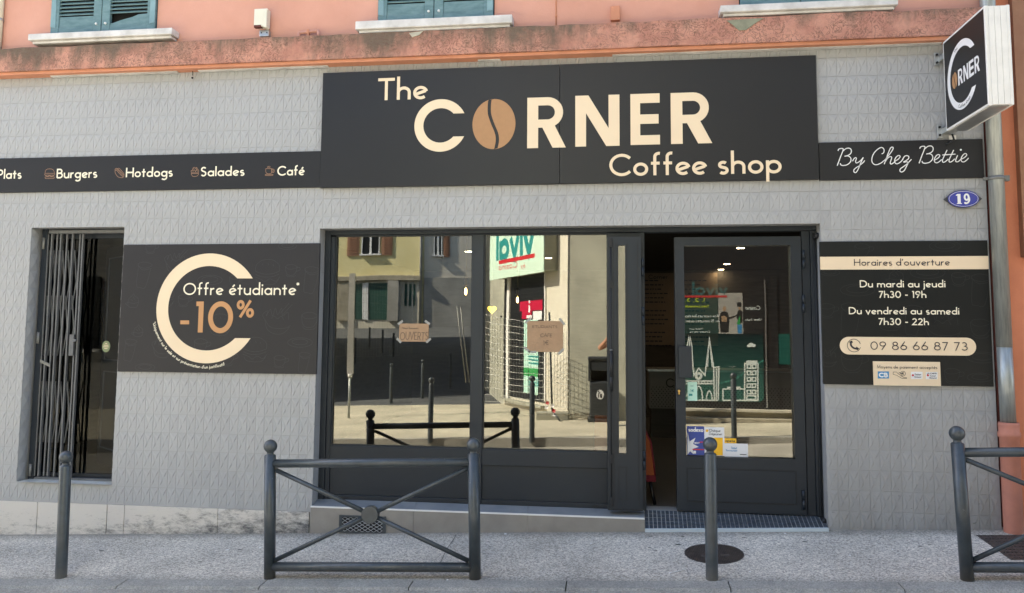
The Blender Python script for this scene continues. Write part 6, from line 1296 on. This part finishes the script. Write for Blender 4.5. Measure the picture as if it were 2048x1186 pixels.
# concrete block, mesh fence, leaning post with tape at the foot of the white wall
p, q = rf(1071,838,-7.5), rf(1138,838,-7.5); cbk = thing('concrete_block', 'low grey concrete fence foot lying by the white wall, mirrored in the window', 'block', (p.x,-7.5,.1)); zt5 = rf(1100,825,-7.5).z
build(G().box(p.x,q.x,-7.75,-7.5,gop(p.x,-7.5)-.02,zt5), 'block', 'grey_render', cbk, bev=.015)
def fence_panel(label, A, B, z0, z1, nx, nz, name='mesh_fence', r=.0045, sag=.0):
    A, B = Vector(A), Vector(B); t = thing(name, label, 'fence', (*((A+B)/2)[:2], z0)); g = G()
    def P(s_, k): z = z0+(z1-z0)*k; p_ = A.lerp(B, s_); return Vector((p_.x, p_.y, z-sag*s_*(k)+.015*math.sin(9*s_+4*k)))
    for i in range(nx+1):
        for k in range(4): g.tube(P(i/nx,k/4), P(i/nx,(k+1)/4), r*.8, 4, caps=False)
    for k in range(nz+1):
        for i in range(8): g.tube(P(i/8,k/nz), P((i+1)/8,k/nz), r, 4, caps=False)
    build(g, 'wire_mesh', 'wire', t, kind='stuff'); return t
a, b = rf(968,800,-8.3), rf(1139,815,-7.3)
fence_panel('sagging wire mesh fence panel before the store door, mirrored in the window', (a.x,-8.3,0), (b.x,-7.3,0), .35, 2.0, 30, 13, sag=.35)
a, b = rf(668,700,-13), rf(800,700,-15)
fence_panel('distant wire mesh fence panel before the yellow house, mirrored in the window', (a.x,-13,0), (b.x,-15,0), 1.0, 2.9, 24, 8, r=.004)
lp1, lp2 = rf(1098.5,625,-7.4), rf(1104,822,-7.4); lpo = thing('leaning_post', 'thin dark leaning fence post wrapped in red and white tape by the store', 'post', (lp2.x,-7.4,.12))
build(G().tube((lp1.x,-7.4,lp1.z),(lp2.x,-7.4,lp2.z),.018,10).tube((lp2.x,-7.4,lp2.z),(rf(1120,838,-7.2).x,-7.2,.14),.016,8), 'pole', 'anthracite_post', lpo)
for k, (u, v, m_) in enumerate(((1094,806,'red'),(1092,815,'white'),(1104,812,'white'),(1107,822,'red'),(1108,830,'white'))):
    p = rf(u,v,-7.35); g = G(); g.prism([(p.x-.03,-7.35,p.z-.02),(p.x+.02,-7.33,p.z-.03),(p.x+.035,-7.35,p.z+.02),(p.x-.01,-7.34,p.z+.035)], (.005,.01,.004)); build(g, 'warning_tape', m_, lpo)
for k, (ua, va, ub, vb) in enumerate(((914,613,932,765),(921,613,938,765))):
    pa_, pb_ = rf(ua,va,-9), rf(ub,vb,-9)
    if k == 0: lb = thing('fence_frame', 'pale leaning tubular fence frame standing in the side street shade', 'fence frame', (pb_.x,-9,.15))
    build(G().tube(pa_, pb_, .012, 8), 'tube', 'zinc_band', lb)
# litter bin
bp = rf(1197,835,-7.3); bn = thing('litter_bin', 'dark grey public litter bin against the rough grey wall, mirrored in the window', 'litter bin', (bp.x,-7.3,gop(bp.x,-7.3)))
X0_, X1_ = rf(1176,800,-7.2).x, rf(1176,800,-7.2).x+.46; zb5, zt6 = gop(bp.x,-7.3), rf(1190,713,-7.1).z; H5 = zt6-zb5
build(G().box(X0_,X1_,-7.45,-7.10,zb5,zb5+.06), 'base', 'bin', bn, bev=.01)
build(G().box(X0_+.03,X1_-.03,-7.43,-7.12,zb5+.0605,zb5+H5*.62), 'body', 'bin', bn, bev=.03)
build(G().box(X0_+.05,X1_-.05,-7.119,-7.095,zb5+.09,zb5+H5*.60), 'front_panel', 'bin', bn, bev=.01)
build(G().box(X0_+.01,X0_+.045,-7.44,-7.10,zb5+H5*.62,zt6-.07).box(X1_-.045,X1_-.01,-7.44,-7.10,zb5+H5*.62,zt6-.07), 'side_post', 'bin', bn, kind='stuff')
build(G().box(X0_+.05,X1_-.05,-7.40,-7.30,zb5+H5*.62,zb5+H5*.8), 'dark_opening', 'dark_void', bn)
build(G().box(X0_+.05,X1_-.05,-7.42,-7.11,zb5+H5*.78,zt6-.07), 'upper_panel', 'bin', bn, bev=.01)
build(G().box(X0_,X1_,-7.46,-7.09,zt6-.069,zt6), 'lid', 'bin', bn, bev=.025)
fbn = Fr((0,-7.0945,0),(-1,0,0)); xm5 = -(X0_+X1_)/2+.02; g = G(); flat(g, fbn, [(xm5+.065*a, zb5+H5*.42+.08*b) for a, b in ell(0,0,1,1)[:-1]], .001); build(g, 'white_disc', 'white', bn)
g = G(); flat(g, fbn, [(xm5-.03,zb5+H5*.37),(xm5+.0,zb5+H5*.37),(xm5+.0,zb5+H5*.43),(xm5-.03,zb5+H5*.43)], .002); ribbon(g, fbn, [(xm5+.028,zb5+H5*.37),(xm5+.024,zb5+H5*.44),(xm5+.0,zb5+H5*.45)], .014, .0022); flat(g, fbn, [(xm5+.024+.012*a,zb5+H5*.465+.012*b) for a, b in ell(0,0,1,1)[:-1]], .0024); build(g, 'disposal_symbol', 'rubber', bn, kind='stuff')
g = G(); rg = random.Random(9)
for k in range(260):
    x_, y_ = rg.uniform(-.75,-.2), rg.uniform(-7.62,-7.45); z_ = gop(x_,y_)+rg.uniform(0,.10); a = rg.uniform(0,6.3); dx, dy = .03*math.cos(a), .03*math.sin(a); g.add([(x_,y_,z_),(x_+dx,y_+dy,z_+rg.uniform(-.01,.04)),(x_+dx*.4-dy*.3,y_+dy*.4+dx*.3,z_+.02)], [(0,1,2)])
tag(build(g, 'dry_leaves', 'leaf_dry'), 'drift of dry leaves and litter at the foot of the rough grey wall', 'leaves', kind='stuff')

# bollards across the street and up the side street
for (u, v0, y_, lab) in ((862,765,-5.0,'grey bollard on the far kerb, mirrored in the left window pane'),(1064,765,-5.0,'grey bollard on the far kerb, mirrored in the right window pane under the kraft poster'),(1467,758,-5.0,'grey bollard on the far kerb, mirrored in the door glass')):
    x_ = rf(u,v0+40,y_).x; bollard('bollard', lab, x_, y_, .90, 'bollards beside the kerbs')
for (u, y_, lab) in ((784,-11.3,'nearest'),(846,-12.0,'second'),(901,-13.6,'third'),(787,-22,'fourth'),(765,-24,'fifth'),(739,-26,'sixth'),(711,-20,'leftmost')):
    x_ = rf(u,700,y_).x; bollard('bollard', lab+' dark bollard in the shaded side street, mirrored in the left window pane', x_, y_, .9, 'bollards beside the kerbs')

# the yellow house at the head of the side street
YY = -40.; yh = thing('yellow_house', 'sunlit yellow house with brown shutters mirrored high in the left window pane', 'house', (-16,YY-4,2.3))
FYH_ = Fr((-11.35,YY,0),(-1,0,0))
build(G().box(-32,-11.35,-50,YY,-1,15), 'wall', 'yellow_render', yh); build(G().box(-32.5,-11.3,-50.5,YY+.5,15.001,15.4), 'roof', 'roof_tile', yh)
g = G(); mslab(g, FYH_, 672, 844, 552, 562, .0, .35); build(g, 'stone_band', 'stone_surround', yh, bev=.03)
g = G(); mslab(g, FYH_, 672, 844, 562.5, 662, .0, .12); build(g, 'ground_floor_wall', 'white_render', yh)
g = G(); mslab(g, FYH_, 678, 700, 568, 642, .121, .3); build(g, 'stone_pier', 'stone_surround', yh); g = G(); mslab(g, FYH_, 779, 800, 562.6, 642, .121, .45); build(g, 'stone_pier', 'base_render', yh)
for ua, ub in ((703.5,727),(740,777.5)): g = G(); mslab(g, FYH_, ua, ub, 567, 639, .121, .16); build(g, 'garage_door', 'green_door', yh)
g = G(); mslab(g, FYH_, 728, 739, 567, 639, .121, .2); build(g, 'door_post', 'white', yh)
for ua, ub in ((810,815),(819,824),(828,832)): g = G(); mslab(g, FYH_, ua, ub, 568, 612, .121, .15); build(g, 'window_bar', 'green_door', yh)
def house_window(fr, par, u0, u1, v0, v1, shl, shr):
    g = G(); mslab(g, fr, u0, u1, v0, v1, .001, .03); w = build(g, 'window', 'window_dark', par); um = (u0+u1)/2
    g = G(); mslab(g, fr, um-2, um+2, v0, v1, .031, .08); mslab(g, fr, u0, u0+2, v0, v1, .031, .08); mslab(g, fr, u1-2, u1, v0, v1, .031, .08); mslab(g, fr, u0, u1, (v0+v1)/2-1, (v0+v1)/2+1, .081, .10); build(g, 'frame', 'white', w, kind='stuff')
    g = G(); mslab(g, fr, u0-3, u1+3, v1, v1+3, .0, .2); build(g, 'sill', 'white', w)
    for a, b in (shl, shr):
        if a is None: continue
        g = G(); mslab(g, fr, a, b, v0, v1+3, .01, .07); s5 = build(g, 'shutter', 'brown_shutter', par)
        g = G(); nn = 14
        for k in range(nn): mslab(g, fr, a+3.5, b-3.5, v0+(v1-v0)*(k+.15)/nn, v0+(v1-v0)*(k+.6)/nn, .071, .10)
        build(g, 'shutter_slats', 'brown_shutter', s5, kind='stuff')
house_window(FYH_, yh, 723, 760, 430, 508, (695,718), (764,785))
# pale house in shade beside it
A5, B5 = Vector((-11.33,-40.02,0)), Vector((-4.5,-40.95,0)); FZ = Fr(B5, A5-B5); LZ = (A5-B5).length
sh_ = thing('shaded_house', 'beige house in shade beside the yellow house, mirrored in the window', 'house', (-8,-46,2.5))
build(slab(G(), FZ, 0, LZ, -1, 14, -8, 0), 'wall', 'shade_render', sh_); build(slab(G(), FZ, -.3, LZ, 14.01, 14.4, -8.4, .4), 'roof', 'roof_tile', sh_)
zb7 = mi(880,556,FZ)[1]; build(slab(G(), FZ, 0, LZ-.02, -1, zb7, .001, .08), 'dark_base', 'base_render', sh_)
house_window(FZ, sh_, 869, 886, 430, 511, (None,None), (888,900))
a_ = mi(843,500,FZ)[0]; build(G().tube(FZ.p(a_,2,.1), FZ.p(a_,14,.1), .09, 8), 'drainpipe', 'base_render', sh_)
# tall house to the left whose shade falls across the side street
th_ = thing('left_house', 'cream house at the left corner of the side street that shades the asphalt', 'house', (-15,-17,.3))
g = G(); g.prism([(-24,-10.7,-1),(-24,-29,-1),(-13.2,-29,-1),(-10.3,-20,-1),(-9.4,-10.7,-1)], (0,0,10.5)); build(g, 'wall', 'base_render', th_)
g = G(); g.prism([(-24.3,-10.5,9.501),(-24.3,-29.3,9.501),(-13.1,-29.3,9.501),(-10.1,-20,9.501),(-9.2,-10.5,9.501)], (0,0,.25)); build(g, 'roof', 'roof_tile', th_)
for k in range(3):
    for zz in (1.2,4.4): w5 = build(G().box(-22+k*4.4,-20.8+k*4.4,-10.72,-10.66,zz,zz+1.7), 'window', 'window_dark', th_); build(G().box(-22.05+k*4.4,-20.75+k*4.4,-10.7,-10.62,zz-.08,zz-.001), 'sill', 'white', w5)
# unseen terraces added for their warm bounce light, street right and far left
for nm, lb, x0, x1, y1, m_, cat in (('bounce_terrace','unseen cream terrace house added for bounce light, carrying the far side of the street on to the right',11.02,26,-7.3,'white_render','house'),('bounce_terrace','unseen cream terrace house added for bounce light, on the far left beyond the corner',-45,-24.6,-9.5,'white_render','house')):
    tt = thing(nm, lb, cat, ((x0+x1)/2,y1-4,0)); build(G().box(x0,x1,y1-9,y1,-1.5,9), 'wall', m_, tt); build(G().box(x0-.2,x1+.2,y1-9.3,y1+.3,9.001,9.3), 'roof', 'roof_tile', tt)
    for k in range(5):
        for zz in (1.1,4.3):
            xw = x0+1.2+k*(x1-x0-2)/5; w5 = build(G().box(xw,xw+1.1,y1+.001,y1+.04,zz,zz+1.7), 'window', 'window_dark', tt); build(G().box(xw-.08,xw+1.18,y1,y1+.1,zz-.1,zz-.001), 'sill', 'white', w5)
# grey signpost near the left jamb
pa_, pb_ = rf(696,560,-8.2), rf(698,818,-8.2); spn = thing('grey_signpost', 'slender grey post standing in the sun at the left of the mirrored street', 'post', (pb_.x,-8.2,.1))
build(G().tube((pb_.x,-8.2,gop(pb_.x,-8.2)-.02),(pb_.x,-8.2,pb_.z+.62),.022,12), 'pole', 'zinc', spn); build(G().tube((pb_.x,-8.2,pb_.z+.60),(pb_.x,-8.2,pb_.z+.66),.042,12), 'collar', 'white_trim', spn); build(G().box(pb_.x-.06,pb_.x+.06,-8.23,-8.19,pb_.z+.66,pb_.z+2.6), 'scale_board', 'base_render', spn)

# photographer, whose elbow shows beside the folded leaf
def person():
    px_, py_ = .20, -6.55; z0 = gop(px_,py_)
    t = thing('person', 'person in dark clothes holding a phone up, bare elbow mirrored beside the folded leaf', 'person', (px_,py_,z0))
    J = {}; V = []; E_ = []; Rd = []
    def v(x_, y_, z_, r): V.append((x_,y_,z_)); Rd.append(r); return len(V)-1
    pel = v(0,0,.92,.15); w = v(0,0,1.08,.135); chs = v(0,.0,1.26,.155); nk = v(0,.0,1.44,.06); hd = v(0,.02,1.53,.075); h2 = v(0,.03,1.62,.092); h3 = v(0,.02,1.69,.07)
    E_ += [(pel,w),(w,chs),(chs,nk),(nk,hd),(hd,h2),(h2,h3)]
    for s_ in (-1,1):
        hp_ = v(.10*s_,0,.86,.095); kn = v(.12*s_,.02,.47,.058); an = v(.13*s_,-.02,.09,.042); ft = v(.14*s_,.14,.04,.038); E_ += [(pel,hp_),(hp_,kn),(kn,an),(an,ft)]
    me = bpy.data.meshes.new('body'); me.from_pydata(V, E_, []); o = C(bpy.data.objects.new('body', me)); o.parent = t
    def skin(o_, rd, root=0):
        o_.modifiers.new('skin','SKIN'); 
        if not o_.data.skin_vertices: o_.data.skin_vertices.new() if hasattr(o_.data.skin_vertices,'new') else None
        for i, r in enumerate(rd): o_.data.skin_vertices[0].data[i].radius = (r,r)
        o_.data.skin_vertices[0].data[root].use_root = True
        s2 = o_.modifiers.new('sub','SUBSURF'); s2.levels = 1; s2.render_levels = 2
    me.materials.append(MT['shirt'])
    bm = bmesh.new(); bm.from_mesh(me); lay = bm.verts.layers.skin.verify(); bm.verts.ensure_lookup_table()
    for i, r in enumerate(Rd): bm.verts[i][lay].radius = (r,r); bm.verts[i][lay].use_root = (i == 0)
    bm.to_mesh(me); bm.free(); o.modifiers.new('skin','SKIN').use_smooth_shade = True; s2 = o.modifiers.new('sub','SUBSURF'); s2.levels = 1; s2.render_levels = 2
    def chain(name, pts, rs, m):
        me = bpy.data.meshes.new(name); me.from_pydata(pts, [(i,i+1) for i in range(len(pts)-1)], []); me.materials.append(MT[m]); bm = bmesh.new(); bm.from_mesh(me); lay = bm.verts.layers.skin.verify(); bm.verts.ensure_lookup_table()
        for i, r in enumerate(rs): bm.verts[i][lay].radius = (r,r); bm.verts[i][lay].use_root = (i == 0)
        bm.to_mesh(me); bm.free(); o = C(bpy.data.objects.new(name, me)); o.parent = t; o.modifiers.new('skin','SKIN').use_smooth_shade = True; s2 = o.modifiers.new('sub','SUBSURF'); s2.levels = 1; s2.render_levels = 2
    for s_ in (-1,1):
        sh = (.17*s_,0,1.38); el_ = (.30*s_ if s_ > 0 else -.43,.08,1.235); wr = (-.20+.09*s_+.0,.27,1.40); hd_ = (-.20+.06*s_,.30,1.45)
        chain('sleeve', [sh, tuple((a*2+b)/3 for a, b in zip(sh,el_))], [.06,.055], 'shirt'); chain('arm', [tuple((a+b)/2 for a, b in zip(sh,el_)), el_, wr, hd_], [.043,.04,.028,.035], 'skin')
        for k in range(4): chain('finger', [hd_, (hd_[0]-.02*s_,hd_[1]-.01,hd_[2]+.02+.012*k), (hd_[0]-.035*s_,hd_[1]+.005,hd_[2]+.02+.013*k)], [.012,.009,.008], 'skin')
        chain('thumb', [hd_, (hd_[0]-.02*s_,hd_[1]-.03,hd_[2]+.01), (hd_[0]-.04*s_,hd_[1]-.025,hd_[2]+.03)], [.013,.010,.008], 'skin')
    chain('face', [(0,.02,1.47),(0,.055,1.56),(0,.055,1.66)], [.05,.075,.075], 'skin'); chain('hair', [(0,-.02,1.60),(0,0,1.70),(0,.04,1.735)], [.095,.09,.06], 'hair')
    build(G().sphere((0,.138,1.60),.016,8).sphere((-.035,.122,1.625),.010,8).sphere((.035,.122,1.625),.010,8), 'facial_features', 'skin', t, local=True, kind='stuff')
    build(G().box(-.28,-.12,.318,.326,1.42,1.495), 'phone', 'rubber', t, local=True, bev=.003)
person()
